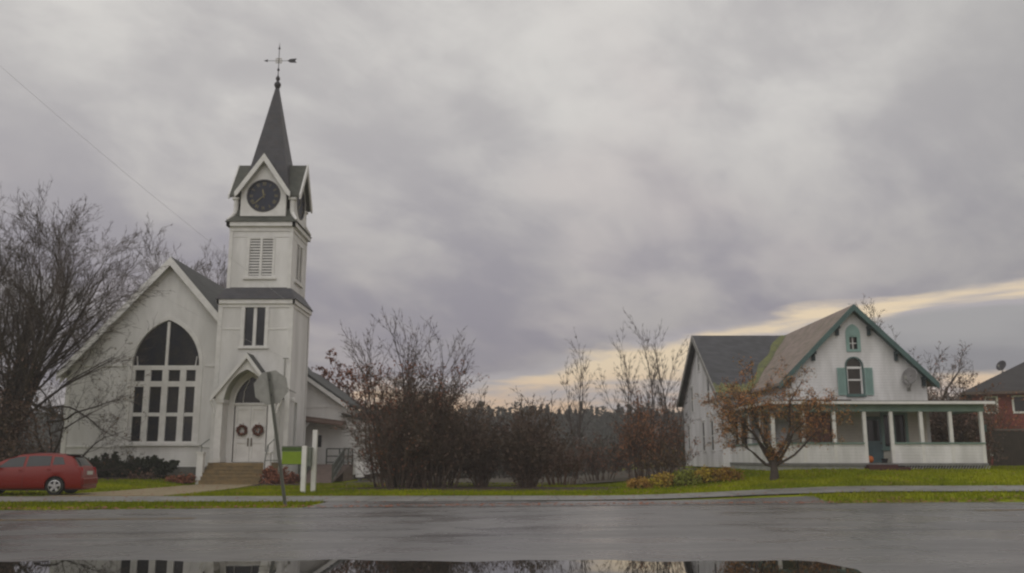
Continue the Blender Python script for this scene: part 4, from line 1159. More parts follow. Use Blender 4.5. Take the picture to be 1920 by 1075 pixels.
for x0, x1 in ((11.475, 15.325), (16.645, 20.60)):
    b.box((x0, PY + 0.03, ZF - 0.1), (x1, PY + 0.12, 1.92))
b.box((PXL + 0.02, PY + 0.2, ZF - 0.1), (PXL + 0.12, WY0 - 0.01, 1.92)); b.box((PXR - 0.12, PY + 0.2, ZF - 0.1), (PXR - 0.02, MY, 1.92))
pw = b.build('porch_half_wall', CLAPH, hs)
b = MB()
for x0, x1 in ((11.475, 15.325), (16.645, 20.60)): b.box((x0, PY - 0.03, 1.922), (x1, PY + 0.18, 1.99))
b.box((PXL - 0.03, PY + 0.19, 1.922), (PXL + 0.17, WY0 - 0.02, 1.99)); b.build('sill', TEALM, pw)
b = MB()
b.box((PXL, PY + 0.0, ZF - 0.13), (PXR, MY - 0.005, ZF - 0.012)); b.box((PXL, MY, ZF - 0.13), (MX - MHW - 0.005, WY0 - 0.01, ZF - 0.014)); b.build('porch_floor', mat('grey_porch_floor', (0.22, 0.22, 0.21), 0.7), hs)
b = MB()   # diagonal lattice under the porch, right of the steps
for k in range(30):
    x = 16.9 + k * 0.125
    b.prism([(x, 0.72), (x + 0.05, 0.72), (x + 0.22, 0.985), (x + 0.17, 0.985)], front(PY + 0.04), 0.0, -0.02)
b.box((11.4, PY + 0.06, 0.7), (16.7, PY + 0.10, 0.985)); b.box((PXL + 0.03, PY + 0.1, 0.6), (PXL + 0.1, WY0 - 0.02, 0.985))
b.build('porch_skirt', mat('grey_white_lattice', (0.42, 0.42, 0.41), 0.7), hs)
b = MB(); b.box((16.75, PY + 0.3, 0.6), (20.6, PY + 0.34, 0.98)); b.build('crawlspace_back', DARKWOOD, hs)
b = MB(); b.box((15.25, PY - 0.62, 0.80), (17.0, PY - 0.02, 0.94)); b.box((15.33, PY - 0.28, 0.94), (16.6, PY - 0.021, 1.04)); b.build('porch_step', mat('dark_red_step', (0.09, 0.035, 0.03), 0.8), hs)
# back wall of the porch: cream boards over the gable wall, openings with teal trim
b = MB()
for x0, x1, z0, z1 in ((13.0, 13.95, ZF, 3.65), (13.95, 14.9, ZF, 1.85), (13.95, 14.9, 3.3, 3.65), (14.9, 16.38, ZF, 3.65), (17.2, 17.3, ZF, 3.65), (17.3, 18.3, ZF, 1.85), (17.3, 18.3, 3.3, 3.65), (18.3, 19.3, ZF, 3.65)):
    b.box((x0, MY - 0.03, z0), (x1, MY - 0.002, z1))
b.build('porch_back_wall', CREAM, hs)
for x0, x1 in ((13.95, 14.9), (17.3, 18.3)):
    b = MB(); b.box((x0, MY + 0.1, 1.85), (x1, MY + 0.12, 3.3)); o = b.build('window', GLASS, hs)
    b = MB(); b.prism(rect(x0 - .12, 1.73, x1 + .12, 3.42), front(MY - 0.03), 0.03, 0, [rect(x0, 1.85, x1, 3.3)]); b.box(((x0 + x1) / 2 - .04, MY, 1.85), ((x0 + x1) / 2 + .04, MY + 0.098, 3.3)); b.box((x0 - .2, MY - 0.14, 1.66), (x1 + .2, MY - 0.061, 1.74)); b.build('window_frame', TEALL, o)
b = MB(); b.box((16.40, MY - 0.06, ZF), (17.18, MY - 0.031, 3.22)); dr = b.build('front_door', mat('blue_grey_door', (0.16, 0.24, 0.26), 0.6, 0.1), hs)
b = MB(); b.box((16.52, MY - 0.08, 2.1), (17.06, MY - 0.061, 3.05)); b.build('door_glass', GLASS, dr)
b = MB(); b.lathe([(0.001, -0.05), (0.03, -0.04), (0.03, 0), (0.001, 0.01)], (17.1, MY - 0.08, 2.0), 8, 'y'); b.build('door_knob', BRONZE, dr)
# brown blinds hanging in the left bays of the porch
for x0, x1 in ((12.83, 13.98),):
    b = MB()
    for k in range(22): b.box((x0, PY + 0.30, 2.02 + k * 0.058), (x1, PY + 0.315, 2.06 + k * 0.058))
    b.build('porch_blind', CURT, hs)
b = MB(); b.box((18.35, MY - 0.05, 1.9), (19.2, MY - 0.032, 3.2)); b.build('side_panel', CREAM, hs)
b = MB(); b.box((20.66, PY + 0.02, 2.45), (20.70, PY + 0.16, 2.75)); b.build('house_number_plate', TEAL, hs)
pk = thing('pumpkin', 'orange pumpkin standing on the porch by the house door', 'pumpkin', (15.58, 40.25, ZF))
b = MB(); n = 24
for k, (r_, h_) in enumerate([(0.02, 0.02), (0.10, 0.0), (0.17, 0.06), (0.19, 0.15), (0.17, 0.24), (0.10, 0.29), (0.02, 0.27)]):
    for j in range(n):
        t = 2 * PI * j / n; q = r_ * (1 - 0.08 * (0.5 + 0.5 * math.cos(t * 8)))
        b.v.append((15.58 + q * math.cos(t), 40.25 + q * math.sin(t), ZF + h_))
for k in range(6):
    for j in range(n):
        a = k * n + j; c = k * n + (j + 1) % n; b.f.append((a, c, c + n, a + n))
b.build('shell', ORNG, pk, smooth=True)
b = MB(); b.tube([(15.58, 40.25, ZF + 0.27), (15.60, 40.25, ZF + 0.36)], [0.025, 0.018], 6); b.build('stem', STEMM, pk)
b = MB(); b.lathe([(0.10, 0), (0.14, 0.16), (0.15, 0.18), (0.001, 0.17)], (16.35, 40.5, ZF), 12); tag(b.build('flower_pot', IRON), 'small dark pot on the porch floor in front of the blue-grey door', 'pot')
# satellite dishes
def dish(name, label, loc, s, face, m, arm):
    r_ = thing(name, label, 'satellite dish', loc)
    b = MB(); nrm = Vector(face).normalized(); e1 = nrm.cross(Vector((0, 0, 1))).normalized(); e2 = nrm.cross(e1)
    c = Vector(loc) + Vector((0, -0.30, 0.55)) * s if arm else Vector(loc) + Vector((0, 0, 0.55))
    n = 20
    for k in range(5):
        f_ = k / 4; rr = 0.36 * s * f_
        for j in range(n):
            t = 2 * PI * j / n; q = c + e1 * rr * math.cos(t) + e2 * rr * 1.1 * math.sin(t) + nrm * 0.10 * f_ * f_ * s
            b.v.append(tuple(q))
    for k in range(4):
        for j in range(n):
            a = k * n + j; d_ = k * n + (j + 1) % n; b.f.append((a, d_, d_ + n, a + n))
    o = b.build('reflector', m, r_, smooth=True)
    md = o.modifiers.new('t', 'SOLIDIFY'); md.thickness = 0.015
    b = MB(); tip = c + nrm * 0.42 * s - e2 * (-0.05)
    low = c + Vector((0, 0, -0.36 * s)) + nrm * 0.08
    b.tube([tuple(low), tuple(tip + Vector((0, 0, -0.16 * s)))], 0.02, 5); b.box(tuple(tip - Vector((.05, .05, .2 * s))), tuple(tip + Vector((.05, .05, -.06))))
    b.build('feed_arm', GALV, r_)
    b = MB()
    L = Vector(loc)
    b.tube([tuple(c - nrm * 0.02), tuple(c - nrm * 0.1 + Vector((0, 0, -0.2))), (L.x, L.y - 0.12 * (1 if arm else 0), L.z + 0.1), (L.x, L.y, L.z - (0.05 if not arm else 0))], 0.025, 6)
    b.box((L.x - 0.08, L.y - 0.03, L.z - 0.05), (L.x + 0.08, L.y + 0.0, L.z + 0.12)); b.build('mount', GALV, r_)
dish('satellite_dish', 'grey satellite dish mounted on the white house gable under the right eave', (18.62, MY - 0.002, 4.45), 1.08, (-0.9, -0.6, 0.35), mat('grey_dish_enamel', (0.25, 0.24, 0.235), 0.6, 0.1), True)

# ================================================================== BRICK HOUSE far right
bh = thing('brick_house', 'red brick house with a dark hipped roof at the right edge', 'house', (35.3, 70, 0), rad(-25))
b = MB(); X0 = 35.3
b.prism(rect(X0, 0, 50, 6.2), front(70), 0, -0.3, [rect(36.25, 4.75, 36.95, 5.95), rect(38.1, 4.75, 39.0, 5.95), rect(36.25, 1.6, 36.95, 3.2)])
b.box((X0, 70.3, 0), (X0 + 0.3, 80, 6.2)); b.box((49.7, 70.3, 0), (50, 80, 6.2)); b.box((X0 + .3, 79.7, 0), (49.7, 80, 6.2)); b.build('wall', BRICK, bh)
b = MB(); e = 0.7
a0, a1, c0, c1 = X0 - e, 50 + e, 70 - e, 80 + e
b.v = [(a0, c0, 6.25), (a1, c0, 6.25), (a1, c1, 6.25), (a0, c1, 6.25), (a0 + 5.0, 75, 9.0), (a1 - 5.0, 75, 9.0)]
b.f = [(0, 1, 5, 4), (1, 2, 5), (2, 3, 4, 5), (3, 0, 4), (0, 3, 2, 1)]
o = b.build('roof', mat('brown_grey_shingles', (0.035, 0.032, 0.032), 0.8, 0.1, rows=0.15), bh)
b = MB(); b.box((a0 - 0.02, c0 - 0.04, 6.08), (a1, c0, 6.28)); b.box((a0 - 0.04, c0, 6.08), (a0, c1, 6.28)); b.build('fascia', mat('brown_fascia', (0.14, 0.10, 0.08), 0.7), o)
for x0, x1, z0, z1, wd in ((36.25, 36.95, 4.75, 5.95, 1), (38.1, 39.0, 4.75, 5.95, 0), (36.25, 36.95, 1.6, 3.2, 0)):
    b = MB(); b.box((x0, 70.12, z0), (x1, 70.15, z1)); wq = b.build('window', mat('pale_blind_window', (0.20, 0.20, 0.13), 0.3) if wd else GLASS, bh)
    b = MB(); b.prism(rect(x0 - .12, z0 - .12, x1 + .12, z1 + .02), front(70), 0.05, 0, [rect(x0 + .02, z0 + .02, x1 - .02, z1 - .08)]); b.build('window_frame', TRIM, wq)
dish('satellite_dish', 'dark satellite dish standing on the brick house roof against the sky', (38.9, 71.9, 7.95), 1.15, (-0.9, -0.5, 0.5), IRON, False)
fe = thing('wooden_fence', 'dark brown board fence between the white house and the brick house', 'fence', (25.5, 50, 0.85))
b = MB()
for k in range(60):
    x = 26.3 + k * 0.145; b.box((x, 50.0, 0.7), (x + 0.13, 50.03, 2.78 + 0.02 * math.sin(k * 2.3)))
b.build('boards', DARKWOOD, fe)
b = MB(); b.box((26.3, 49.96, 2.80), (35.0, 50.07, 2.88)); b.box((26.3, 50.031, 1.2), (35.0, 50.08, 1.3)); b.build('rail', mat('pale_fence_rail', (0.16, 0.14, 0.12), 0.8), fe)
for k in range(4):
    b = MB(); x = 26.25 + k * 2.9; b.box((x - 0.06, 50.04, 0.6), (x + 0.06, 50.16, 2.79)); b.build('post', DARKWOOD, fe)

# ================================================================== TREES
def grow(bt, bw_, p, d, L, r, lev, P, tips):
    seg = P['seg'][min(lev, len(P['seg']) - 1)]
    n = max(2, int(L / seg)); p = Vector(p); d = Vector(d).normalized()
    pts = [p.copy()]; dirs = [d.copy()]
    rs = [r]
    wig = P['wig']; up = P['up']
    for k in range(n):
        d = (d + Vector((R.gauss(0, wig), R.gauss(0, wig), R.gauss(0, wig) + up))).normalized()
        p = p + d * (L / n)
        pts.append(p.copy()); dirs.append(d.copy()); rs.append(max(P['rmin'], r * (1 - 0.85 * (k + 1) / n)))
    (bt if r > P['split'] else bw_).tube(pts, rs, 7 if r > 0.1 else (5 if r > 0.04 else 3), cap=False)
    if lev >= P['lev']:
        tips.extend(pts[1:]); return
    kids = P['kids'][min(lev, len(P['kids']) - 1)]
    for c in range(kids):
        t = P['t0'][min(lev, len(P['t0']) - 1)]; t = t + (1 - t) * (c + R.random()) / kids
        i = min(n, max(1, int(round(t * n))))
        base = pts[i]; dd = dirs[i]
        ax_ = dd.cross(Vector((R.gauss(0, 1), R.gauss(0, 1), R.gauss(0, 1)))).normalized()
        ang = rad(R.uniform(*P['ang']))
        nd = (Matrix.Rotation(ang, 3, ax_) @ dd)
        nl = L * R.uniform(*P['lr']) * (1.15 - 0.45 * t)
        grow(bt, bw_, base, nd, nl, max(P['rmin'], rs[i] * P['rr']), lev + 1, P, tips)
BASEP = dict(seg=[0.5, 0.45, 0.35, 0.3], wig=0.10, up=0.03, rmin=0.008, split=0.05, lev=4, kids=[7, 6, 5, 4], t0=[0.35, 0.25, 0.2], ang=(22, 55), lr=(0.45, 0.75), rr=0.62)
def tree(name, label, cat, x, y, stems, P, bark, twig, leaf=None, nleaf=0, lsz=0.08, group=None, z=None, lfilter=None):
    z = gh(x, y) - 0.05 if z is None else z
    root = thing(name, label, cat, (x, y, z), group=group)
    bt, bw_, tips = MB(), MB(), []
    PP = dict(BASEP); PP.update(P)
    for st in stems:
        ox, oy, dx_, dy_, L, r_ = st[:6]; oz = st[6] if len(st) > 6 else 0
        grow(bt, bw_, (x + ox, y + oy, z + oz), (dx_, dy_, 1), L, r_, 0, PP, tips)
    if bt.v: bt.build('trunk', bark, root, fix=False, smooth=True)
    if bw_.v: bw_.build('branches', twig, root, fix=False)
    if leaf and nleaf:
        bl = MB()
        cand = [t for t in tips if lfilter is None or lfilter(t)]
        for _ in range(nleaf):
            t = R.choice(cand); bl.leaf(t + Vector((R.gauss(0, .08), R.gauss(0, .08), R.gauss(0, .08))), lsz * R.uniform(.6, 1.3))
        bl.build('leaves', leaf, root, fix=False)
    return root
# big bare maple at the left, in front of the church corner
R.seed(11)
tree('bare_tree', 'big bare many-stemmed tree at the left edge beside the church', 'tree', -24.6, 43.6,
     [(0, 0, -0.05, 0.05, 11.2, 0.34), (0.3, 0, 0.37, 0.0, 10.8, 0.20), (-0.3, 0.1, -0.42, 0.1, 10.6, 0.20), (0.1, -0.2, 0.10, -0.05, 11.2, 0.20), (-.2, .2, -0.22, 0.15, 11.2, 0.20), (0.2, 0.2, 0.58, -0.1, 9.0, 0.15), (0.2, 0.1, 0.26, -0.15, 11.0, 0.17), (0.3, 0.1, 0.48, .2, 10.2, 0.16), (-.2, -.2, -.7, 0, 9, .15), (.1, .2, .16, .2, 11, .19)],
     dict(kids=[11, 8, 6, 3], t0=[0.28, 0.15, 0.12], lev=4, ang=(16, 42), lr=(0.34, 0.54), seg=[0.7, 0.45, 0.4, 0.4], wig=0.085, up=0.025, rmin=0.0062, rr=0.58), BARKD, BARK)
# low sweeping branches and a small understorey tree in front of the church wall
R.seed(5)
tree('bare_tree', 'small spreading bare tree reaching across the left wall of the church', 'tree', -23.4, 46.8,
     [(0, 0, 0.7, -0.1, 4.4, 0.07), (0, 0, 0.15, -0.1, 4.6, 0.08), (0, 0, 1.7, -0.05, 4.0, 0.07), (0, 0, -0.2, 0, 6.0, 0.10), (0, 0, 1.1, 0.1, 4.4, 0.07), (-.3, 0, 5, -.3, 4.4, .07, 2.9), (-.35, 0, 3, .2, 4.2, .06, 3.6), (-.4, 0, 2.0, -.2, 4.2, .06, 4.2), (-.2, 0, 6, .5, 3.6, .05, 2.3)],
     dict(kids=[9, 6, 4], lev=3, wig=0.16, up=-0.015, lr=(0.3, 0.5), rmin=0.006, rr=.5), BARKD, BARK, LOLIVE, 500, 0.055)
# dark ivy-grown thicket round the trunk of the big tree
def thicket(name, label, cat, x, y, rx_, ry_, h, nst, leaf, nleaf, lsz, twig, group=None, top=0.25, z=None, spread=0.35, P=None, rst=0.035, bark=None, lowp=0.0, basef=0.55):
    z = gh(x, y) - 0.05 if z is None else z
    root = thing(name, label, cat, (x, y, z), group=group)
    bt, tips = MB(), []
    PP = dict(BASEP); PP.update(dict(lev=2, kids=[7, 5], t0=[0.2, 0.2], seg=[0.5, 0.35, 0.25], wig=0.12, up=0.04, rmin=0.007, split=0.0, ang=(18, 48), lr=(0.3, 0.5)))
    if P: PP.update(P)
    for _ in range(nst):
        a = R.uniform(0, 2 * PI); q = math.sqrt(R.random())
        ox, oy = rx_ * basef * q * math.cos(a), ry_ * basef * q * math.sin(a)
        hh_ = h * (1 - 0.35 * q * q) * R.uniform(0.62, 1.0)
        grow(bt, bt, (x + ox, y + oy, z), (spread * ox / (rx_ * basef) + R.gauss(0, .1), spread * oy / (ry_ * basef) + R.gauss(0, .1), 1), hh_, rst * R.uniform(.7, 1.2), 0, PP, tips)
    bt.build('stems', twig, root, fix=False)
    if nleaf:
        bl = MB()
        for _ in range(nleaf):
            if R.random() < lowp:
                a = R.uniform(0, 2 * PI); q = math.sqrt(R.random()); u_ = R.random() ** 0.8
                k_ = (1.12 - 0.55 * u_ * u_) if basef > .3 else (0.35 + 0.75 * u_)
                bl.leaf((x + rx_ * k_ * q * math.cos(a) * (1 + .12 * math.sin(5 * a + x)) + R.gauss(0, .16), y + ry_ * k_ * q * math.sin(a), z + 0.05 + h * (0.62 + .10 * math.sin(4 * a + 2 * x)) * u_ + abs(R.gauss(0, .16))), lsz * R.uniform(.6, 1.4))
            else:
                t = R.choice(tips); bl.leaf(t + Vector((R.gauss(0, .1), R.gauss(0, .1), R.gauss(0, .1))), lsz * R.uniform(.6, 1.3))
        bl.build('leaves', leaf, root, fix=False)
    return root
R.seed(21)
thicket('shrub', 'dark dense shrub around the foot of the big bare tree', 'shrub', -24.6, 42.6, 2.9, 1.6, 5.6, 46, LDARK, 11000, 0.07, BARKD, lowp=0.55)
# trees behind the church, rising over the roof
R.seed(31)
tree('bare_tree', 'bare tree with a broad crown rising behind the left slope of the church roof', 'tree', -28.3, 67,
     [(0, 0, 0.1, 0, 14.5, 0.30), (0, 0, 0.22, 0, 14.0, 0.20), (0, 0, -0.2, 0, 14, 0.20), (0, 0, -0.35, 0.1, 14, 0.20)], dict(kids=[12, 8, 6, 3], lev=4, ang=(14, 34), lr=(0.36, 0.56), seg=[0.8, 0.6, 0.5, 0.5], up=0.015, rmin=0.0085, rr=.58), BARKD, BARK)
tree('bare_tree', 'bare tree behind the church roof nearest to its ridge', 'tree', -28.6, 74,
     [(0, 0, 0.0, 0, 14.6, 0.26), (0, 0, 0.14, 0, 14.0, 0.18), (0, 0, -.2, 0, 14.6, 0.18), (0, 0, .05, -.1, 14.6, 0.18)], dict(kids=[12, 8, 6, 3], lev=4, ang=(13, 34), lr=(0.34, 0.52), seg=[0.8, 0.6, 0.5, .5], up=0.015, rmin=0.0085, rr=.58), BARKD, BARK)
R.seed(33)
tree('bare_tree', 'bare tree at the far left edge behind the red car', 'tree', -31.0, 52,
     [(0, 0, -0.1, 0, 12, 0.3), (0, 0, 0.3, 0, 11, 0.22), (0, 0, -.4, 0, 11, 0.22)], dict(kids=[9, 7, 5, 3], lev=4, ang=(15, 40), lr=(0.32, 0.5), seg=[0.7, 0.5, 0.4], rmin=0.008, rr=.5), BARKD, BARK)
R.seed(35)
tree('rust_leaved_tree', 'tree with thin rust coloured leaves rising behind the church wing', 'tree', -12.5, 67,
     [(0, 0, 0.0, 0, 9.3, 0.22), (0, 0, 0.2, 0, 7.6, 0.18), (0.5, 0, 0.35, 0, 6.8, 0.14)], dict(kids=[8, 6, 4], lev=3, ang=(20, 50), lr=(0.3, 0.5), rmin=0.012), BARK, BARKL, LRUST, 2600, 0.12)
# thicket of shrubs between church and house
R.seed(41)
tree('tall_shrub', 'tall bare shrub with upright stems and a few rust leaves beside the church', 'shrub', -5.2, 41.3,
     [(-.5, 0, -0.20, 0, 6.6, 0.06), (0, 0, -0.05, 0, 7.2, 0.065), (.3, .2, 0.06, 0, 7.0, 0.06), (.7, 0, 0.16, 0, 6.6, 0.06), (-.9, .2, -0.30, 0, 5.8, 0.055), (.2, -.3, 0.0, -.1, 6.4, .05), (1.1, .1, 0.2, 0, 6.0, .05), (-.3, .3, -.12, 0, 6.6, .05)],
     dict(kids=[13, 6, 4], lev=3, ang=(14, 38), lr=(0.24, 0.38), rmin=0.0065, seg=[0.5, 0.35, 0.3], rr=.5), BARKD, BARK, LRUST, 1300, 0.06, lfilter=lambda t: t.z < 5.6)
TW = dict(kids=[9, 6, 3], lev=3, rmin=0.0078, lr=(.28, .45), rr=.55)
thicket('shrub', 'dark twiggy shrub with rust leaves at the foot of the tall bare shrub', 'shrub', -5.0, 40.6, 1.6, 1.3, 4.6, 40, LRUST, 1500, 0.055, SHTW, lowp=0.1, P=TW)
thicket('shrub', 'round topped dark shrub just right of the tall bare shrub', 'shrub', -3.5, 41.0, 2.0, 1.4, 5.7, 56, LDARK, 4200, 0.06, SHTW, lowp=0.45, P=TW)
thicket('shrub', 'rust leaved shrub standing behind the round topped dark shrub', 'shrub', -4.0, 43.6, 2.0, 1.2, 5.6, 40, LRUST, 1500, 0.06, SHTW, lowp=0.0, P=TW)
thicket('shrub', 'dense dark shrub behind the tall bare shrub near the church wing', 'shrub', -5.1, 43.8, 1.7, 1.2, 4.7, 44, LDARK, 3900, 0.06, SHTW, lowp=0.5, P=TW)
thicket('shrub', 'narrow dark shrub fanning from a bundle of bare stems', 'shrub', -1.35, 41.2, 1.2, 1.0, 3.7, 34, LDARK, 1500, 0.055, SHTW, lowp=0.25, P=TW, rst=.04, basef=.16, spread=.34)
thicket('shrub', 'wide dark vase shaped shrub at the lawn end of the thicket', 'shrub', 0.65, 40.6, 1.6, 1.1, 3.9, 52, LDARK, 3600, 0.06, SHTW, lowp=0.4, P=TW, spread=.46, basef=.22)
thicket('shrub', 'low dark shrub with reddish twigs behind the vase shaped shrub', 'shrub', 2.4, 46.0, 1.3, 1.2, 2.4, 26, LDARK, 900, 0.06, BARKR, lowp=0.2, P=TW)
# rusty and orange scrub behind the lawn
for (x, y, h, m_, nl, lb_) in ((4.7, 50.0, 2.5, LRUST, 500, 'brown twiggy bush with sparse rust leaves behind the lawn'), (6.6, 48.5, 4.3, LORANGE, 2300, 'orange leaved bush at the centre of the gap beside the white house'), (8.4, 50.5, 4.0, LORANGE, 1500, 'orange and brown bush nearest to the white house'), (7.6, 46.6, 1.7, LOLIVE, 500, 'low olive brown bush in front of the orange ones')):
    thicket('bush', lb_, 'bush', x, y, 1.3, 1.1, h, 18, m_, nl, 0.055, SHTW, lowp=0.2, P=dict(TW, kids=[7, 5, 3]))
thicket('bush', 'dark bush with orange leaves seen through the right end of the porch', 'bush', 22.6, 47.0, 2.0, 1.0, 4.0, 40, LDARK, 7000, 0.08, SHTW, lowp=0.6)
R.seed(51)
SAPP = dict(kids=[22, 7, 4], lev=3, ang=(16, 36), lr=(0.16, 0.28), rmin=0.007, seg=[0.6, 0.4], split=0.03, t0=[.25, .2], wig=.06, rr=.5)
for (x, y, h, lb_) in ((3.8, 55, 8.2, 'slim bare sapling standing alone above the distant wood'), (9.2, 60, 9.3, 'tallest slim bare sapling left of the white house'), (7.7, 61, 8.4, 'slim bare sapling leftmost of the cluster by the white house'), (10.2, 58, 8.0, 'slim bare sapling closest to the white house wall'), (8.4, 57, 7.2, 'shorter bare sapling in the middle of the cluster by the white house')):
    tree('sapling', lb_, 'tree', x, y, [(0, 0, 0.02, 0, h, 0.06), (0.1, 0, 0.10, 0, h * .85, 0.045), (-.1, 0, -0.12, 0, h * .8, 0.04)], SAPP, BARK, BARKL, group='bare saplings behind the lawn')
# trees behind the white house
R.seed(61)
for (x, y, h, lb_) in ((27.6, 70, 10.6, 'bare tree rising behind the right roof slope of the white house'), (33.2, 74, 9.4, 'bare tree between the white house and the brick house, nearer the brick one'), (29.6, 66, 8.0, 'low spreading bare tree behind the porch end of the white house')):
    tree('bare_tree', lb_, 'tree', x, y, [(0, 0, 0, 0, h, 0.2), (0, 0, .35, 0, h * .85, 0.15), (0, 0, -.3, 0, h * .8, 0.14)], dict(kids=[9, 6, 4, 3], lev=4, ang=(20, 46), lr=(0.3, 0.45), rmin=0.010, rr=.5), BARKD, BARK, LRUST, 200, .08)
thicket('bush', 'orange brown bush against the left corner of the brick house', 'bush', 27.2, 52.5, 0.8, 0.8, 4.6, 24, LORANGE, 800, 0.08, BARKR)
# crab apple in front of the white house
R.seed(78)
tree('apple_tree', 'small spreading apple tree with rusty leaves in front of the white house', 'tree', 10.35, 36.6,
     [(0, 0, 0.05, 0, 1.5, 0.20), (0.02, 0, -0.85, 0.1, 3.2, 0.085, .5), (-.02, 0, -0.30, -.2, 3.5, 0.09, .6), (0.03, 0, 0.30, 0.15, 3.7, 0.09, .6), (0.04, 0, 0.85, -.1, 3.2, 0.08, .5), (0, 0, 0.05, .3, 3.6, 0.075, .7), (0, 0, 2.1, .1, 3.5, 0.06, .55), (0, 0, -2.0, .0, 3.5, 0.065, .55), (0, 0, -.5, -.5, 3.0, .06, .7), (0, 0, .6, -.5, 3.0, .06, .7)],
     dict(kids=[9, 6, 5, 3], lev=4, wig=0.16, up=0.0, ang=(24, 62), lr=(0.30, 0.48), rmin=0.0055, seg=[0.3, 0.25, 0.2, 0.15], split=0.04, t0=[.35, .2], rr=.5), BARK, SHTW, LAPPLE, 9000, 0.038)

# evergreen spreading juniper under the big window
def juniper(label, x, y, rx_, ry_, h, n, m_, name='juniper_bush', arms=26):
    z = gh(x, y); root = thing(name, label, 'bush', (x, y, z))
    bs, bl = MB(), MB()
    for k in range(arms):
        a = R.uniform(0, 2 * PI); rr = R.uniform(.5, 1.0)
        ex = Vector((x + rx_ * rr * math.cos(a), y + ry_ * rr * math.sin(a), z + h * R.uniform(.45, 1.0) * (1.15 - .5 * rr)))
        s0 = Vector((x + rx_ * .55 * rr * math.cos(a), y + R.uniform(-.2, .2), z))
        mid = s0.lerp(ex, .5) + Vector((0, 0, -.08))
        bs.tube([s0, mid, ex], [.03, .02, .008], 4)
        for _ in range(n // arms):
            t = R.random() ** .6; q = s0.lerp(mid, t * 2) if t < .5 else mid.lerp(ex, t * 2 - 1)
            sp = .26 * (1.15 - t)
            p = q + Vector((R.gauss(0, sp), R.gauss(0, sp), R.gauss(0, sp * .8)))
            if p.z < z: p.z = z + R.random() * .1
            bl.leaf(p, .075)
    bs.build('stems', BARKD, root, fix=False); bl.build('foliage', m_, root, fix=False)
R.seed(90)
juniper('dark evergreen juniper spreading under the big church window', -20.2, 48.2, 2.9, 1.0, 1.45, 14000, LEVER, arms=52)
juniper('low dark red leaved plant at the edge of the church path', -17.0, 47.4, 0.75, 0.5, 0.42, 900, LRUST, name='low_plant', arms=12)
juniper('low brown plant under the right side of the juniper', -18.8, 47.0, 0.7, 0.4, 0.34, 700, LDARK, name='low_plant', arms=12)
juniper('brown red leafless plant beside the church steps behind the lime board', -11.7, 46.8, 1.0, 0.8, 1.1, 2400, LRUST, name='low_plant', arms=18)
# autumn perennials on the lawn
for k, (x, y, s) in enumerate(((5.2, 37.9, .8), (6.2, 37.7, 1.0), (7.1, 37.6, 1.15), (8.0, 37.7, 1.1), (8.8, 37.9, .9))):
    z = gh(x, y)
    root = thing('perennial_clump', ['small yellowish orange perennial clump at the left end of the lawn bed', 'orange and yellow perennial clump second from the left in the lawn bed', 'broad yellow green perennial clump in the middle of the lawn bed', 'yellow perennial clump second from the right in the lawn bed', 'orange brown perennial clump at the right end of the lawn bed'][k], 'plant', (x, y, z), group='autumn perennials in the lawn bed')
    bs, bl = MB(), MB()
    for _ in range(60):
        a = R.uniform(0, 2 * PI); q = R.random() ** .5 * .6 * s
        tip = Vector((x + q * math.cos(a), y + q * .7 * math.sin(a), z + s * R.uniform(.35, .62) * (1 - .4 * (q / (.6 * s)) ** 2)))
        bs.tube([(x + q * .4 * math.cos(a), y + q * .3 * math.sin(a), z), tip], [.01, .005], 3)
        for _ in range(16): bl.leaf(tip + Vector((R.gauss(0, .09), R.gauss(0, .08), R.uniform(-.3, .05) * s)), .05)
    bs.build('stems', STEMM, root, fix=False); bl.build('leaves', [LORYE, LYEL, LGRY, LYEL, LORYE][k], root, fix=False)

# fallen leaves on the verge and lawn
b = MB(); R.seed(101)
for _ in range(2600):
    x = R.uniform(-24, 24); y = R.uniform(24.5, 46)
    if R.random() < .5: y = road_edge(x) + R.gauss(0.15, 0.35)
    if y < road_edge(x) - .6: continue
    if 11 < x < 21 and y > 39.8: continue
    if -16.6 < x < -12.4 and y > 46: continue
    zz = max(gh(x, y), 0.0) + 0.03
    a = R.uniform(0, PI); s = R.uniform(.03, .07)
    dx_, dy_ = s * math.cos(a), s * math.sin(a)
    b.quadv((x - dx_, y - dy_, zz), (x + dy_, y - dx_, zz + .01), (x + dx_, y + dy_, zz + .015), (x - dy_, y + dx_, zz))
tag(b.build('fallen_leaves', LRUST, fix=False), 'brown fallen leaves scattered on the verges and lawns', 'leaves', kind='stuff')

# scrub in the middle distance and the far-off wood
b = MB(); R.seed(111)
for _ in range(3800):
    x = R.uniform(-75, 46); y = R.uniform(70, 120)
    if 10 < x < 22 and y < 62: continue
    h = R.uniform(1.2, 3.8); z = gh(x, y)
    px_, py_ = x, y
    b.tube([(x, y, z), (x + R.gauss(0, .2), y, z + h * .6), (x + R.gauss(0, .4), y, z + h)], [.04, .03, .015], 3, cap=False)
    for _ in range(16):
        b.leaf((x + R.gauss(0, .5), y + R.gauss(0, .5), z + h * R.uniform(.1, 1.0)), R.uniform(.12, .24))
tag(b.build('scrub', mat('brown_scrub', (0.062, 0.045, 0.036), 0.95, 0.3, 0.12, col2=(0.04, 0.042, 0.026)), fix=False), 'brown leafless scrub filling the low field beyond the lawns', 'scrub', kind='stuff')
b = MB(); R.seed(112)
def hill(x, y): return 1.0 + 1.2 * sstep(180, 330, y) + 6.5 * sstep(40, 150, x) * sstep(200, 300, y)
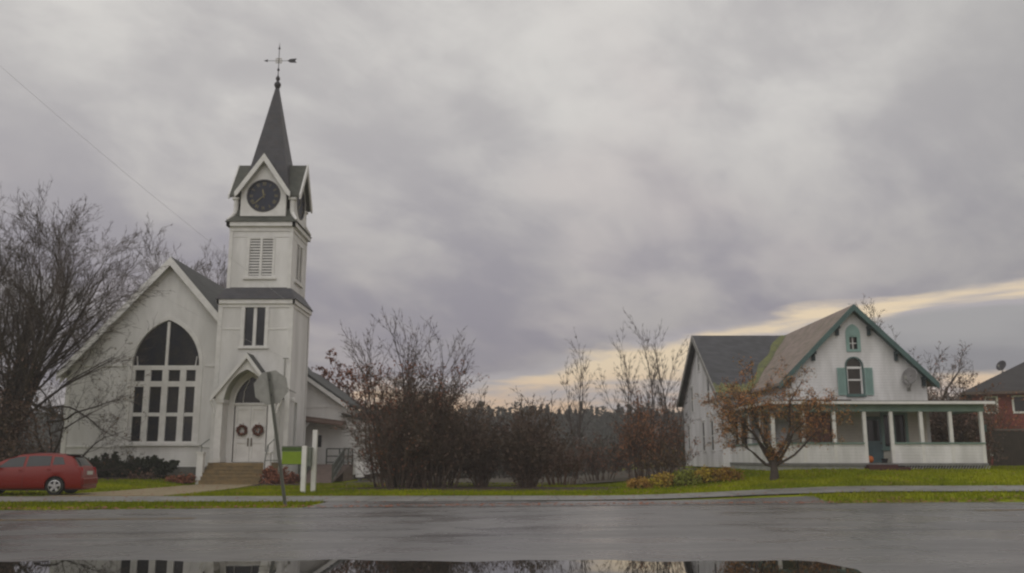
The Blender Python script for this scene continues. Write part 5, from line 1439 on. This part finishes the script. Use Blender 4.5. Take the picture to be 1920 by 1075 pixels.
for row in range(6):
    y = 205 + row * 24
    x = -y * 0.62
    while x < y * 0.68:
        h = R.uniform(11.0, 13.8) * (0.92 + .03 * row)
        w_ = R.uniform(2.2, 3.8); z = hill(x, y); pine = R.random() < .6
        b.tube([(x, y, z), (x, y, z + h * .9)], [.3, .1], 4, cap=False)
        for _ in range(230 if row < 3 else 120):
            t = R.random() ** .8
            if pine: rr = w_ * (1 - t) * .95 + .2
            else: rr = w_ * math.sqrt(max(0.03, 1 - (2 * t - 1) ** 2))
            a = R.uniform(0, 2 * PI); q = rr * math.sqrt(R.random())
            b.leaf((x + q * math.cos(a), y + q * math.sin(a), z + h * (.12 + .88 * t)), R.uniform(.3, .6))
        x += w_ * R.uniform(.45, .85)
tag(b.build('distant_wood', LPINE, fix=False), 'dark wood of pines and bare trees along the horizon', 'wood', kind='stuff')
sheet(fr(-700, 800, 50), fr(170, 900, 30), hill, 'hill', mat('dark_hillside', (0.04, 0.042, 0.028), 0.95, 0.2, 0.05), dz=-1.5)

# ---- overhead service cables
def cable(pts, r_, label):
    b = MB(); b.tube(pts, r_, 5); tag(b.build('overhead_cable', WIRE), label, 'cable')
def sagline(p, q, sag, n=24):
    p, q = Vector(p), Vector(q); return [p.lerp(q, k / n) - Vector((0, 0, sag * 4 * (k / n) * (1 - k / n))) for k in range(n + 1)]
def at(x, y, Y):
    u_ = (x - 960) / FPX; v_ = (537.5 - y) / FPX
    dy_ = math.cos(PITCH) - v_ * math.sin(PITCH); dz_ = math.sin(PITCH) + v_ * math.cos(PITCH)
    return (u_ * Y / dy_, Y, CAM_H + dz_ * Y / dy_)
cable(sagline(at(-260, -110, 30), at(573, 590, 49.8), 0.45), 0.0055, 'thin cable slanting down from the upper left sky across the church tower')
cable(sagline(at(-300, 180, 36), (sx_ - 0.32, 49.85, 6.75), 0.6), 0.006, 'thin lower cable crossing the church gable to the mast beside the hood')

# ---- damp evening air between the camera and the far wood
b = MB(); b.box((-420, -70, -8), (460, 620, 34))
hm = bpy.data.materials.new('haze_air'); hm.use_nodes = True; ht = hm.node_tree; ht.nodes.clear()
hv = ht.nodes.new('ShaderNodeVolumePrincipled'); hv.inputs['Color'].default_value = (0.9, 0.88, 0.86, 1); hv.inputs['Density'].default_value = 0.0012
ho = ht.nodes.new('ShaderNodeOutputMaterial'); ht.links.new(hv.outputs[0], ho.inputs['Volume'])
tag(b.build('haze', hm), 'thin grey evening haze over the ground', 'haze', kind='stuff')
